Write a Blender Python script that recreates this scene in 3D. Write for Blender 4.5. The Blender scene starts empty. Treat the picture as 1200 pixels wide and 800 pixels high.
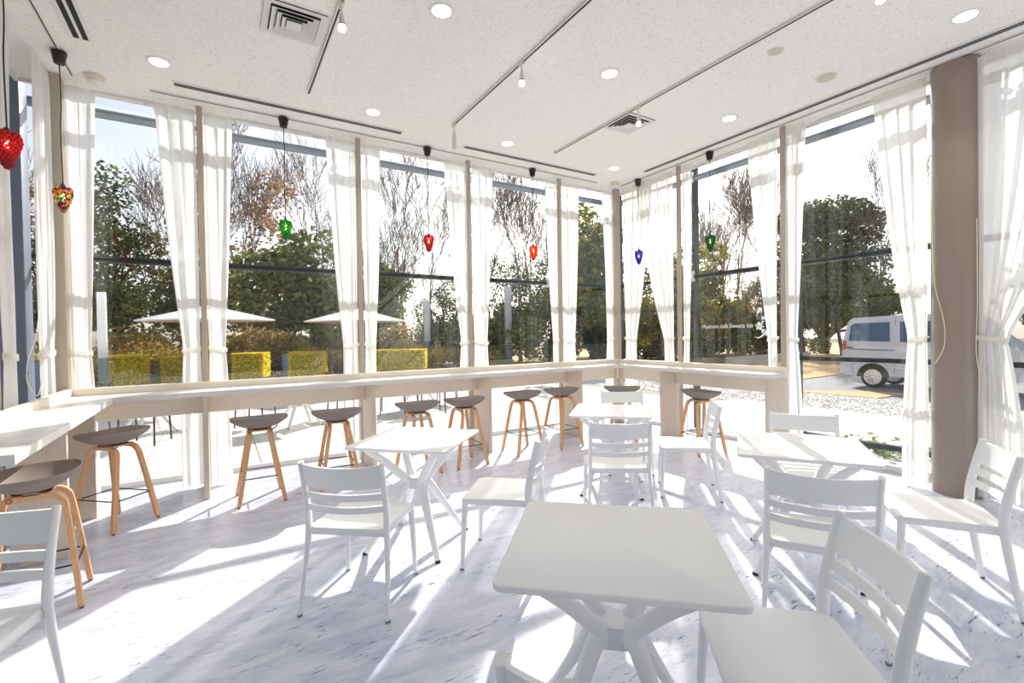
import bpy, bmesh, math, random
from math import sin, cos, pi, radians as rad, sqrt
from mathutils import Vector, Matrix
SC = bpy.context.scene
C = SC.collection
random.seed(7)

# ------------------------------------------------------------------ camera
cd = bpy.data.cameras.new('camera'); cam = bpy.data.objects.new('camera', cd); C.objects.link(cam)
cd.sensor_width = 36; cd.lens = 554.26/1200*36; cd.clip_start = .05; cd.clip_end = 500
def cam_matrix(yaw, pitch, roll):
    f = Vector((sin(yaw)*cos(pitch), cos(yaw)*cos(pitch), sin(pitch)))
    r = Vector((cos(yaw), -sin(yaw), 0)); d = f.cross(r)
    r2 = cos(roll)*r+sin(roll)*d; d2 = -sin(roll)*r+cos(roll)*d
    m = Matrix((r2, -d2, -f)).transposed().to_4x4(); m.translation = (0, 0, 1.48)
    return m
cam.matrix_world = cam_matrix(rad(31.7395), rad(-.844), rad(.894))
SC.camera = cam
# ------------------------------------------------------------------ sky, sun, exposure
SUN_AZ, SUN_EL = 44.8, 32.4
W = bpy.data.worlds.new('world'); SC.world = W; W.use_nodes = True
nt = W.node_tree; bg = nt.nodes['Background']
sky = nt.nodes.new('ShaderNodeTexSky'); sky.sky_type = 'NISHITA'; sky.sun_disc = False
sky.sun_elevation = rad(SUN_EL); sky.sun_rotation = rad(SUN_AZ); sky.air_density = 1.0; sky.dust_density = 2.0; sky.ozone_density = 1.0
hs = nt.nodes.new('ShaderNodeHueSaturation'); hs.inputs['Saturation'].default_value = .42
nt.links.new(sky.outputs[0], hs.inputs['Color']); nt.links.new(hs.outputs[0], bg.inputs[0]); bg.inputs[1].default_value = .155
sd = bpy.data.lights.new('sun', 'SUN'); so = bpy.data.objects.new('sun', sd); C.objects.link(so)
sd.energy = 6.0; sd.angle = rad(.55); sd.color = (1, .95, .88)
S = Vector((cos(rad(SUN_EL))*sin(rad(SUN_AZ)), cos(rad(SUN_EL))*cos(rad(SUN_AZ)), sin(rad(SUN_EL))))
so.rotation_euler = (-S).to_track_quat('-Z', 'Y').to_euler(); so.location = S*40
vs = SC.view_settings; vs.view_transform = 'Standard'; vs.look = 'None'; vs.gamma = 1; vs.use_curve_mapping = False
vs.exposure = 0.37
cy = SC.cycles
cy.use_denoising = True; cy.max_bounces = 12; cy.diffuse_bounces = 6; cy.transparent_max_bounces = 32
cy.glossy_bounces = 4; cy.transmission_bounces = 8; cy.sample_clamp_indirect = 8; cy.caustics_reflective = False; cy.caustics_refractive = False

# ------------------------------------------------------------------ materials
def lin(r, g, b):
    f = lambda c: c/12.92 if c <= .04045 else ((c+.055)/1.055)**2.4
    return (f(r/255), f(g/255), f(b/255), 1)
def mat(name):
    m = bpy.data.materials.new(name); m.use_nodes = True
    n = m.node_tree; return m, n, n.nodes['Principled BSDF'], n.nodes['Material Output']
def plain(name, col, rough=.5, metal=0, noise=0, nscale=8, bump=0, spec=.5, coat=0):
    m, n, p, o = mat(name)
    p.inputs['Roughness'].default_value = rough; p.inputs['Metallic'].default_value = metal
    p.inputs['Specular IOR Level'].default_value = spec; p.inputs['Coat Weight'].default_value = coat
    t = n.nodes.new('ShaderNodeTexNoise'); t.inputs['Scale'].default_value = nscale; t.inputs['Detail'].default_value = 5
    tc = n.nodes.new('ShaderNodeTexCoord'); n.links.new(tc.outputs['Object'], t.inputs['Vector'])
    r = n.nodes.new('ShaderNodeMapRange'); r.inputs[3].default_value = 1-noise; r.inputs[4].default_value = 1+noise
    n.links.new(t.outputs[0], r.inputs[0])
    mx = n.nodes.new('ShaderNodeVectorMath'); mx.operation = 'SCALE'; mx.inputs[0].default_value = col[:3]
    n.links.new(r.outputs[0], mx.inputs['Scale']); n.links.new(mx.outputs[0], p.inputs['Base Color'])
    if bump:
        b = n.nodes.new('ShaderNodeBump'); b.inputs['Strength'].default_value = bump; b.inputs['Distance'].default_value = .004
        n.links.new(t.outputs[0], b.inputs['Height']); n.links.new(b.outputs[0], p.inputs['Normal'])
    return m
def ramp(n, stops):
    r = n.nodes.new('ShaderNodeValToRGB'); e = r.color_ramp.elements
    e[0].position, e[0].color = stops[0]; e[1].position, e[1].color = stops[1]
    for s, c in stops[2:]:
        k = e.new(s); k.color = c
    return r
def grain(name, c1, c2, scale=(1, 14, 14), rough=.45, big=6):
    m, n, p, o = mat(name)
    tc = n.nodes.new('ShaderNodeTexCoord'); mp = n.nodes.new('ShaderNodeMapping'); mp.inputs['Scale'].default_value = scale
    t = n.nodes.new('ShaderNodeTexNoise'); t.inputs['Scale'].default_value = big; t.inputs['Detail'].default_value = 6; t.inputs['Roughness'].default_value = .6
    n.links.new(tc.outputs['Object'], mp.inputs[0]); n.links.new(mp.outputs[0], t.inputs[0])
    r = ramp(n, [(.3, c1), (.7, c2)]); n.links.new(t.outputs[0], r.inputs[0]); n.links.new(r.outputs[0], p.inputs['Base Color'])
    p.inputs['Roughness'].default_value = rough
    return m
def emis(name, col, s):
    m, n, p, o = mat(name); p.inputs['Base Color'].default_value = col; p.inputs['Emission Color'].default_value = col; p.inputs['Emission Strength'].default_value = s
    return m
M = {}
M['plastic'] = plain('white_plastic', (.89, .89, .88), .38, noise=.015, nscale=60, bump=.02)
M['tabletop'] = plain('white_tabletop', (.88, .88, .87), .42, noise=.01, nscale=20)
M['post'] = plain('beige_post_paint', lin(186, 172, 156), .42, noise=.02, nscale=4)
M['column'] = plain('column_paint', lin(152, 138, 127), .25, noise=.02, nscale=3)
M['steel'] = plain('dark_steel', (.022, .024, .028), .4, .3, noise=.05)
M['bluesteel'] = plain('blue_grey_steel', lin(120, 128, 150), .4, .2, noise=.05)
M['chrome'] = plain('brushed_steel', (.62, .62, .6), .3, 1, noise=.05)
M['black'] = plain('black_plastic', (.012, .012, .013), .45, noise=.05)
M['wire'] = plain('black_wire', (.01, .01, .012), .4, noise=.05)
M['white'] = plain('white_paint', (.80, .80, .78), .6, noise=.01)
M['trackw'] = plain('track_white', (.74, .73, .70), .5, noise=.01)
M['slotdark'] = plain('slot_dark', (.02, .02, .02), .8, noise=.1)
M['cream'] = plain('cream_plastic', lin(232, 222, 196), .5, noise=.02)
M['dome'] = plain('dome_grey', lin(225, 226, 228), .3, noise=.01)
M['cloth'] = plain('speaker_cloth', lin(204, 202, 190), .8, noise=.06, nscale=300)
M['felt'] = plain('felt_seat', lin(150, 139, 133), .95, noise=.25, nscale=120, bump=.3, spec=.1)
M['lamp'] = emis('lamp_glow', (1, .93, .82, 1), 6)
M['spot'] = emis('spot_glow', (1, .72, .45, 1), 9)
M['bulb'] = emis('bulb_glow', (1, .74, .30, 1), 9)
M['counter'] = grain('counter_wood', lin(242, 233, 218), lin(232, 219, 200), (1.2, 22, 22), .38)
M['counter_y'] = grain('counter_wood_y', lin(242, 233, 218), lin(232, 219, 200), (22, 1.2, 22), .38)
M['panel'] = grain('counter_panel_wood', lin(222, 209, 193), lin(211, 196, 179), (22, 22, 1.2), .45)
M['worktop'] = plain('white_worktop', (.79, .775, .745), .28, noise=.012, nscale=12)
M['oak'] = grain('oak_plywood', lin(230, 182, 136), lin(214, 158, 110), (18, 18, 1.5), .42)
M['oak_l'] = grain('oak_edge', lin(214, 158, 102), lin(190, 128, 78), (3, 3, 40), .5)
M['dark'] = plain('outdoor_dark', (.02, .022, .028), .5, noise=.1)

M['polegrey'] = plain('pole_grey', lin(110, 120, 130), .5, noise=.03)

M['van'] = plain('van_silver', lin(206, 206, 216), .3, .35, noise=.01, coat=.6)
M['vanglass'] = plain('van_glass', lin(70, 95, 125), .08, noise=.1, nscale=2)
M['tyre'] = plain('tyre', (.015, .015, .016), .8, noise=.1)
M['red'] = plain('tail_red', (.55, .02, .03), .25, noise=.05)
M['lettering'] = plain('white_lettering', (.9, .9, .9), .6, noise=0)
M['bark'] = plain('bark', lin(86, 72, 62), .9, noise=.3, nscale=6)
M['twig'] = plain('twig', lin(150, 130, 122), .9, noise=.3, nscale=3)
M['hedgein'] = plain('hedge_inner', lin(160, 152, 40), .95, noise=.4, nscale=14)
M['tubblue'] = plain('tub_blue', lin(120, 140, 175), .5, noise=.04)
M['bars'] = plain('grille_white', (.74, .74, .73), .5, noise=.01)

def floor_mat():
    m, n, p, o = mat('marble_vinyl')
    tc = n.nodes.new('ShaderNodeTexCoord')
    def layer(rot, sc, scale, detail, rough):
        mp = n.nodes.new('ShaderNodeMapping'); mp.inputs['Rotation'].default_value = (0, 0, rad(rot)); mp.inputs['Scale'].default_value = sc
        t = n.nodes.new('ShaderNodeTexNoise'); t.inputs['Scale'].default_value = scale; t.inputs['Detail'].default_value = detail; t.inputs['Roughness'].default_value = rough
        t.inputs['Distortion'].default_value = .6
        n.links.new(tc.outputs['Object'], mp.inputs[0]); n.links.new(mp.outputs[0], t.inputs[0]); return t
    a = layer(-45, (1.0, 3.2, 1), 3.5, 6, .65); b = layer(-45, (1.0, 5.5, 1), 11, 6, .7); c = layer(-38, (1.5, 6, 1), 1.3, 4, .5); fz = layer(-41, (1, 2.0, 1), 2.2, 3, .5)
    r1 = ramp(n, [(.34, lin(193, 199, 220)), (.62, lin(221, 223, 235))]); n.links.new(a.outputs[0], r1.inputs[0])
    r2 = ramp(n, [(.57, (0, 0, 0, 1)), (.645, (1, 1, 1, 1))]); n.links.new(b.outputs[0], r2.inputs[0])
    r3 = ramp(n, [(.45, (0, 0, 0, 1)), (.58, (1, 1, 1, 1))]); n.links.new(fz.outputs[0], r3.inputs[0])
    mu = n.nodes.new('ShaderNodeMath'); mu.operation = 'MULTIPLY'; n.links.new(r2.outputs[0], mu.inputs[0]); n.links.new(r3.outputs[0], mu.inputs[1])
    mx = n.nodes.new('ShaderNodeMix'); mx.data_type = 'RGBA'; n.links.new(mu.outputs[0], mx.inputs[0]); n.links.new(r1.outputs[0], mx.inputs[6]); mx.inputs[7].default_value = lin(94, 102, 140)
    n.links.new(mx.outputs[2], p.inputs['Base Color'])
    p.inputs['Roughness'].default_value = .27; p.inputs['Specular IOR Level'].default_value = .45
    return m
M['floor'] = floor_mat()
def ceil_mat():
    m, n, p, o = mat('rockwool_ceiling')
    tc = n.nodes.new('ShaderNodeTexCoord'); mp = n.nodes.new('ShaderNodeMapping'); mp.inputs['Scale'].default_value = (1, 1.7, 1)
    t = n.nodes.new('ShaderNodeTexNoise'); t.inputs['Scale'].default_value = 52; t.inputs['Detail'].default_value = 5; t.inputs['Roughness'].default_value = .7
    n.links.new(tc.outputs['Object'], mp.inputs[0]); n.links.new(mp.outputs[0], t.inputs[0])
    r = ramp(n, [(.33, (.60, .59, .575, 1)), (.45, (.90, .895, .88, 1))]); n.links.new(t.outputs[0], r.inputs[0]); n.links.new(r.outputs[0], p.inputs['Base Color'])
    b = n.nodes.new('ShaderNodeBump'); b.inputs['Strength'].default_value = .5; b.inputs['Distance'].default_value = .006
    n.links.new(t.outputs[0], b.inputs['Height']); n.links.new(b.outputs[0], p.inputs['Normal']); p.inputs['Roughness'].default_value = .9
    return m
M['ceiling'] = ceil_mat()
def glass_mat():
    m = bpy.data.materials.new('window_glass'); m.use_nodes = True; n = m.node_tree; n.nodes.clear()
    o = n.nodes.new('ShaderNodeOutputMaterial'); t = n.nodes.new('ShaderNodeBsdfTransparent'); t.inputs[0].default_value = (.982, .99, .985, 1)
    g = n.nodes.new('ShaderNodeBsdfGlossy'); g.inputs['Roughness'].default_value = .0; g.inputs[0].default_value = (.9, 1, .97, 1)
    f = n.nodes.new('ShaderNodeFresnel'); f.inputs[0].default_value = 1.5
    ge = n.nodes.new('ShaderNodeNewGeometry'); s = n.nodes.new('ShaderNodeMath'); s.operation = 'SUBTRACT'; s.inputs[0].default_value = 1
    n.links.new(ge.outputs['Backfacing'], s.inputs[1])
    mu = n.nodes.new('ShaderNodeMath'); mu.operation = 'MULTIPLY'; n.links.new(f.outputs[0], mu.inputs[0]); k2 = n.nodes.new('ShaderNodeMath'); k2.operation = 'MULTIPLY'; k2.inputs[1].default_value = 1.8; n.links.new(s.outputs[0], k2.inputs[0]); n.links.new(k2.outputs[0], mu.inputs[1])
    mx = n.nodes.new('ShaderNodeMixShader'); n.links.new(mu.outputs[0], mx.inputs[0]); n.links.new(t.outputs[0], mx.inputs[1]); n.links.new(g.outputs[0], mx.inputs[2])
    n.links.new(mx.outputs[0], o.inputs[0]); return m
M['glass'] = glass_mat()
def sheer_mat(name, tr, col=(.95, .945, .925, 1)):
    m = bpy.data.materials.new(name); m.use_nodes = True; n = m.node_tree; n.nodes.clear()
    o = n.nodes.new('ShaderNodeOutputMaterial'); t = n.nodes.new('ShaderNodeBsdfTransparent'); t.inputs[0].default_value = (1, 1, .99, 1)
    d = n.nodes.new('ShaderNodeBsdfDiffuse'); d.inputs[0].default_value = col
    l = n.nodes.new('ShaderNodeBsdfTranslucent'); l.inputs[0].default_value = col
    a = n.nodes.new('ShaderNodeMixShader'); a.inputs[0].default_value = .5; n.links.new(d.outputs[0], a.inputs[1]); n.links.new(l.outputs[0], a.inputs[2])
    lw = n.nodes.new('ShaderNodeLayerWeight'); lw.inputs[0].default_value = .22
    mr = n.nodes.new('ShaderNodeMapRange'); mr.inputs[3].default_value = 1-tr; mr.inputs[4].default_value = .97; n.links.new(lw.outputs['Facing'], mr.inputs[0])
    wv = n.nodes.new('ShaderNodeTexNoise'); wv.inputs['Scale'].default_value = 900
    b = n.nodes.new('ShaderNodeMixShader'); n.links.new(mr.outputs[0], b.inputs[0]); n.links.new(t.outputs[0], b.inputs[1]); n.links.new(a.outputs[0], b.inputs[2])
    n.links.new(b.outputs[0], o.inputs[0]); return m
M['sheer'] = sheer_mat('sheer_fabric', .15)
M['band'] = sheer_mat('tieback_fabric', .02, (.9, .88, .82, 1))
M['canvas'] = plain('canvas_white', (.93, .92, .90), .8, noise=.02)
M['lining'] = sheer_mat('parasol_lining', 0, (.86, .60, .40, 1))
M['lampwhite'] = sheer_mat('lamp_white', 0, (.95, .95, .96, 1))
def leaf_mat(name, cols, trans=.45):
    m = bpy.data.materials.new(name); m.use_nodes = True; n = m.node_tree; n.nodes.clear()
    o = n.nodes.new('ShaderNodeOutputMaterial'); g = n.nodes.new('ShaderNodeNewGeometry')
    st = [(i/max(1, len(cols)-1), c) for i, c in enumerate(cols)]
    r = ramp(n, st); n.links.new(g.outputs['Random Per Island'], r.inputs[0])
    d = n.nodes.new('ShaderNodeBsdfDiffuse'); l = n.nodes.new('ShaderNodeBsdfTranslucent'); n.links.new(r.outputs[0], d.inputs[0]); n.links.new(r.outputs[0], l.inputs[0])
    a = n.nodes.new('ShaderNodeMixShader'); a.inputs[0].default_value = trans; n.links.new(d.outputs[0], a.inputs[1]); n.links.new(l.outputs[0], a.inputs[2])
    n.links.new(a.outputs[0], o.inputs[0]); return m
M['leaf_dark'] = leaf_mat('leaf_dark', [lin(58, 66, 44), lin(104, 110, 66), lin(146, 142, 84)], .4)
M['leaf_yel'] = leaf_mat('leaf_yellow_green', [lin(84, 98, 50), lin(140, 142, 68), lin(196, 166, 76)], .4)
M['leaf_red'] = leaf_mat('leaf_russet', [lin(160, 108, 90), lin(176, 136, 92), lin(140, 130, 80)], .4)
M['leaf_mid'] = leaf_mat('leaf_mid', [lin(74, 86, 52), lin(122, 128, 70), lin(166, 160, 92)], .4)
M['hedge'] = leaf_mat('hedge_leaf', [lin(206, 194, 40), lin(250, 230, 62), lin(255, 240, 84)], .55)
M['azalea'] = leaf_mat('azalea_leaf', [lin(120, 108, 58), lin(184, 158, 82), lin(210, 176, 94)], .4)
M['weed'] = leaf_mat('weed_leaf', [lin(96, 120, 60), lin(150, 170, 96)], .4)
M['dry'] = plain('dry_lawn', lin(206, 172, 124), .95, noise=.2, nscale=9)
M['pave'] = plain('pale_paving', lin(216, 212, 206), .8, noise=.05, nscale=5)
M['joint'] = plain('paving_joint', lin(150, 146, 140), .9, noise=.1)
M['gravel'] = plain('gravel', lin(206, 203, 198), .95, noise=.4, nscale=18, bump=1)
M['asphalt'] = plain('asphalt', lin(146, 146, 150), .9, noise=.2, nscale=30)
M['soil'] = plain('soil', lin(104, 90, 70), .95, noise=.35, nscale=8)
BEADCOL = {'red': [(.75, .01, .03)], 'green': [(.02, .55, .05)], 'orange': [(.9, .22, .02)], 'blue': [(.01, .07, .7)], 'dgreen': [(.04, .32, .06)], 'multi': [(.75, .02, .03), (.03, .4, .06), (.02, .06, .5), (.95, .4, .03), (.85, .75, .1), (.9, .75, .65)]}
def bead_mat(k):
    m = bpy.data.materials.new('bead_'+k); m.use_nodes = True; n = m.node_tree; n.nodes.clear()
    o = n.nodes.new('ShaderNodeOutputMaterial'); g = n.nodes.new('ShaderNodeNewGeometry'); c = BEADCOL[k]
    r = n.nodes.new('ShaderNodeValToRGB'); r.color_ramp.interpolation = 'CONSTANT'; e = r.color_ramp.elements
    e[0].color = c[0]+(1,); e[1].position = .999; e[1].color = c[-1]+(1,)
    for i in range(1, len(c)-1):
        q = e.new(i/len(c)); q.color = c[i]+(1,)
    if len(c) > 1: e[len(c)-1].position = (len(c)-1)/len(c)
    n.links.new(g.outputs['Random Per Island'], r.inputs[0])
    t = n.nodes.new('ShaderNodeBsdfTransparent'); l = n.nodes.new('ShaderNodeBsdfTranslucent'); gl = n.nodes.new('ShaderNodeBsdfGlossy'); gl.inputs['Roughness'].default_value = .1
    d = n.nodes.new('ShaderNodeBsdfDiffuse')
    for x in (t, l, d): n.links.new(r.outputs[0], x.inputs[0])
    a = n.nodes.new('ShaderNodeMixShader'); a.inputs[0].default_value = .5; n.links.new(l.outputs[0], a.inputs[1]); n.links.new(d.outputs[0], a.inputs[2])
    b = n.nodes.new('ShaderNodeMixShader'); b.inputs[0].default_value = .5; n.links.new(a.outputs[0], b.inputs[1]); n.links.new(t.outputs[0], b.inputs[2])
    f = n.nodes.new('ShaderNodeMixShader'); f.inputs[0].default_value = .06; n.links.new(b.outputs[0], f.inputs[1]); n.links.new(gl.outputs[0], f.inputs[2])
    n.links.new(f.outputs[0], o.inputs[0]); return m
for k in BEADCOL: M['bead_'+k] = bead_mat(k)

# ------------------------------------------------------------------ mesh helpers
class MB:
    def __init__(s): s.v = []; s.f = []
    def add(s, v, f):
        b = len(s.v); s.v += [tuple(p) for p in v]; s.f += [tuple(i+b for i in q) for q in f]; return s
    def box(s, c, d, rz=0):
        x, y, z = d[0]/2, d[1]/2, d[2]/2; v = []
        for sx, sy, sz in ((-1,-1,-1),(1,-1,-1),(1,1,-1),(-1,1,-1),(-1,-1,1),(1,-1,1),(1,1,1),(-1,1,1)):
            px, py = sx*x, sy*y
            v.append((c[0]+px*cos(rz)-py*sin(rz), c[1]+px*sin(rz)+py*cos(rz), c[2]+sz*z))
        return s.add(v, [(0,3,2,1),(4,5,6,7),(0,1,5,4),(1,2,6,5),(2,3,7,6),(3,0,4,7)])
    def bx(s, x0, x1, y0, y1, z0, z1): return s.box(((x0+x1)/2, (y0+y1)/2, (z0+z1)/2), (x1-x0, y1-y0, z1-z0))
    def rbox(s, c, d, r=.006, seg=2):
        bm = bmesh.new(); bmesh.ops.create_cube(bm, size=1)
        for v in bm.verts: v.co = Vector((v.co.x*d[0], v.co.y*d[1], v.co.z*d[2]))
        bmesh.ops.bevel(bm, geom=bm.edges[:], offset=r, segments=seg, affect='EDGES', profile=.5)
        bm.verts.index_update()
        s.add([v.co+Vector(c) for v in bm.verts], [[v.index for v in f.verts] for f in bm.faces]); bm.free(); return s
    def tube(s, pts, rad_, n=8, sc=(1, 1), up=(0, 0, 1), cap=True):
        pts = [Vector(p) for p in pts]; N = len(pts)
        if not hasattr(rad_, '__len__'): rad_ = [rad_]*N
        rings = []
        for i, p in enumerate(pts):
            t = (pts[min(i+1, N-1)]-pts[max(i-1, 0)]).normalized()
            u = Vector(up)
            if abs(t.dot(u)) > .97: u = Vector((0, 1, 0)) if abs(t.y) < .9 else Vector((1, 0, 0))
            a = t.cross(u).normalized(); b = a.cross(t).normalized()
            rings.append([p+a*cos(2*pi*k/n+pi/n)*rad_[i]*sc[0]+b*sin(2*pi*k/n+pi/n)*rad_[i]*sc[1] for k in range(n)])
        v = [q for r in rings for q in r]; f = []
        for i in range(N-1):
            for k in range(n): f.append((i*n+k, i*n+(k+1) % n, (i+1)*n+(k+1) % n, (i+1)*n+k))
        if cap: f.append(tuple(range(n))[::-1]); f.append(tuple((N-1)*n+k for k in range(n)))
        return s.add(v, f)
    def lathe(s, prof, c=(0, 0, 0), n=20):
        v = []; f = []; P = len(prof)
        for r, z in prof:
            for k in range(n): v.append((c[0]+r*cos(2*pi*k/n), c[1]+r*sin(2*pi*k/n), c[2]+z))
        for i in range(P-1):
            for k in range(n): f.append((i*n+k, i*n+(k+1) % n, (i+1)*n+(k+1) % n, (i+1)*n+k))
        f.append(tuple(range(n))[::-1]); f.append(tuple((P-1)*n+k for k in range(n)))
        return s.add(v, f)
    def prism(s, out, z0, z1):
        n = len(out); v = [(x, y, z0) for x, y in out]+[(x, y, z1) for x, y in out]
        f = [tuple(range(n))[::-1], tuple(range(n, 2*n))]+[(i, (i+1) % n, n+(i+1) % n, n+i) for i in range(n)]
        return s.add(v, f)
    def build(s, name, m, parent=None, smooth=False, **pr):
        me = bpy.data.meshes.new(name); me.from_pydata(s.v, [], s.f); me.update()
        if m is not None: me.materials.append(m)
        if smooth: me.shade_smooth() if smooth is True else me.set_sharp_from_angle(angle=rad(smooth))
        if smooth and smooth is not True:
            me.shade_smooth(); me.set_sharp_from_angle(angle=rad(smooth))
        return link(name, me, parent, **pr)
def link(name, data, parent=None, **pr):
    o = bpy.data.objects.new(name, data); C.objects.link(o)
    if parent: o.parent = parent
    for k, v in pr.items(): o[k] = v
    return o
def thing(name, label, cat, loc=(0, 0, 0), rz=0, group=None):
    o = link(name, None); o.location = loc; o.rotation_euler = (0, 0, rz); o['label'] = label; o['category'] = cat
    if group: o['group'] = group
    return o
def struct(name):
    o = link(name, None); o['kind'] = 'structure'; return o
def copy_tree(o, parent=None):
    c = o.copy(); C.objects.link(c)
    if parent: c.parent = parent
    for ch in list(o.children): copy_tree(ch, c)
    return c
def rounded(w, d, r, n=5):
    out = []
    for cx, cy, a0 in ((w/2-r, d/2-r, 0), (-w/2+r, d/2-r, 90), (-w/2+r, -d/2+r, 180), (w/2-r, -d/2+r, 270)):
        for k in range(n+1):
            a = rad(a0+90*k/n); out.append((cx+r*cos(a), cy+r*sin(a)))
    return out
def bez(pts, n=8):
    # smooth catmull-rom through points
    P = [Vector(p) for p in pts]; P = [P[0]*2-P[1]]+P+[P[-1]*2-P[-2]]; out = []
    for i in range(1, len(P)-2):
        for k in range(n):
            t = k/n; a, b, c, d = P[i-1], P[i], P[i+1], P[i+2]
            out.append(.5*((2*b)+(-a+c)*t+(2*a-5*b+4*c-d)*t*t+(-a+3*b-3*c+d)*t**3))
    out.append(P[-2]); return out

# ------------------------------------------------------------------ room shell
CZ = 3.80
MB().bx(-1.78, 6.02, -3.2, 6.16, -.2, 0).build('floor', M['floor'], kind='structure')
cl = MB().bx(-1.45, 5.72, -3.2, 5.80, CZ, CZ+.10).build('ceiling', M['ceiling'], kind='structure')
MB().bx(-1.45, 5.72, 5.80, 5.83, CZ-.03, CZ+.12).build('trim_1', M['white'], kind='structure')
MB().bx(5.72, 5.75, -3.2, 5.83, CZ-.03, CZ+.12).build('trim_2', M['white'], kind='structure')
MB().bx(-1.48, -1.45, -3.2, 5.83, CZ-.03, CZ+.12).build('trim_3', M['white'], kind='structure')
MB().bx(-1.9, 6.15, -3.3, 6.28, 4.35, 4.5).build('roof', M['white'], kind='structure')
MB().bx(-1.9, 6.15, -3.3, -3.2, -.2, 4.35).build('wall_back', M['white'], kind='structure')
MB().bx(-1.4, 5.7, -3.2, 5.75, CZ+.10, CZ+.14).build('ceiling_void', M['white'], kind='structure')

# ---- windows: each bay has lower/upper panes, transom bars, sill
AX = [-1.72, -.13, 1.53, 3.08, 4.50, 5.98]
BY = [6.14, 4.57, 3.10, 1.56, .06, -1.5, -3.2]
CY = [6.14, 4.50, 2.9, 1.3, -.3, -1.8, -3.2]
GA, GB, GC = 6.13, 5.98, -1.75
wi = 0
def window(axis, a0, a1, g, sgn, low=False):
    """axis 'x': runs along x at y=g; 'y': along y at x=g; sgn = outward side"""
    global wi; wi += 1
    w = struct('window_%d' % wi)
    def bar(name, b0, b1, off, th, z0, z1, m, par=w):
        o0, o1 = sorted((g+sgn*off, g+sgn*(off+th)))
        mb = MB()
        mb.bx(b0, b1, o0, o1, z0, z1) if axis == 'x' else mb.bx(o0, o1, b0, b1, z0, z1)
        return mb.build(name, m, par)
    lo, hi = min(a0, a1), max(a0, a1)
    bar('lower_pane', lo+.008, hi-.008, 0, .012, .05, 2.28, M['glass'])
    bar('upper_pane', lo+.008, hi-.008, 0, .012, 2.30, 3.74, M['glass'])
    bar('top_pane', lo+.008, hi-.008, 0, .012, 3.76, 4.34, M['glass'])
    bar('transom', lo, hi, .03, .05, 2.265, 2.325, M['steel'])
    bar('top_rail', lo, hi, .03, .06, 3.71, 3.785, M['bluesteel'])
    bar('sill', lo, hi, -.06, .06, 0.0, .055, M['white'])
    bar('base_rail', lo, hi, .0, .04, 0.02, .05, M['steel'])
    if axis == 'y': bar('steel_post', hi-.025, hi+.025, .05, .09, 0, 4.34, M['steel'])
    if low:
        bar('low_rail', lo, hi, .03, .05, 1.115, 1.165, M['steel'])
        bar('kick_rail', lo, hi, .03, .06, .19, .245, M['steel'])
    for z in (2.295, 3.745)+((1.14,) if low else ()):
        mb = MB()
        for da in (-.05, .05):
            for dz in (-.055, .055):
                c = (hi+da, g+sgn*-.018, z+dz) if axis == 'x' else (g+sgn*-.018, hi+da, z+dz)
                q = MB().lathe([(.012, -.018), (.024, -.016), (.026, -.004), (.026, 0)], n=10)
                ax = Vector((0, -sgn, 0)) if axis == 'x' else Vector((-sgn, 0, 0))
                R = Vector((0, 0, -1)).rotation_difference(ax).to_matrix()
                mb.add([R @ Vector(v)+Vector(c) for v in q.v], q.f)
        a = (hi, g+sgn*.03, z) if axis == 'x' else (g+sgn*.03, hi, z)
        mb.box(a, (.05, .05, .12))
        mb.build('spider_fitting', M['chrome'], w, smooth=40)
    return w
for i in range(5): window('x', AX[i], AX[i+1], GA, 1)
bwin = []
for i in range(6): bwin.append(window('y', BY[i+1], BY[i], GB, 1, low=i >= 2))
for i in range(6): window('y', CY[i+1], CY[i], GC, -1)

# ---- inner posts (structure) and column
tn = 3
def post(x0, x1, y0, y1, m='post'):
    global tn; tn += 1
    return MB().rbox(((x0+x1)/2, (y0+y1)/2, CZ/2), (x1-x0, y1-y0, CZ), .006, 1).build('trim_%d' % tn, M[m], kind='structure')
for x in (-.125, 1.425, 2.86, 4.375): post(x-.026, x+.026, 5.645, 5.70)
post(5.47, 5.56, 5.60, 5.69)
for y in (4.42, 2.975, .02): post(5.49, 5.545, y-.026, y+.026)
post(-1.26, -1.13, 5.56, 5.69)
for y in (4.36, 2.8, 1.2): post(-1.34, -1.22, y-.03, y+.03)
co = MB().lathe([(.172, 0), (.172, CZ-.012)], (5.585, 1.50, 0), 40).build('round_column', M['column'], smooth=40)
co['label'] = 'thick beige round column beside the right-hand windows'; co['category'] = 'column'
sc_ = MB().rbox((-1.55, 5.93, 2.17), (.20, .20, 4.34), .02, 2).build('steel_column', M['bluesteel'], smooth=40)
sc_['label'] = 'blue grey steel column in the left window corner'; sc_['category'] = 'column'

# ------------------------------------------------------------------ counters
def piece(name, m, par, *a): return MB().rbox(((a[0]+a[1])/2, (a[2]+a[3])/2, (a[4]+a[5])/2), (a[1]-a[0], a[3]-a[2], a[5]-a[4]), .003, 1).build(name, m, par)
ca = thing('window_counter', 'long pale wood counter along the garden windows', 'counter', (0, 0, 0))
mitre = [(-.75, 5.17), (5.07, 5.17), (5.50, 5.60), (-1.22, 5.60), (-1.22, 5.60)]
MB().prism([(-.765, 5.17), (5.065, 5.17), (5.455, 5.60), (-1.145, 5.60)], .955, 1.0).build('worktop', M['worktop'], ca)
piece('upstand', M['counter'], ca, -1.145, 5.45, 5.52, 5.60, 1.0, 1.062)
SX = [-.125, 1.425, 2.88, 4.365]
ed = [-1.1]+SX+[5.40]
for a, b in zip(ed[:-1], ed[1:]): piece('apron', M['counter'], ca, a+.022, b-.022, 5.49, 5.51, .765, .954)
for x in SX: piece('support_panel', M['panel'], ca, x-.022, x+.022, 5.195, 5.598, 0.001, .954)
piece('corner_post', M['panel'], ca, 5.36, 5.40, 5.40, 5.44, .001, .954)
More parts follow.
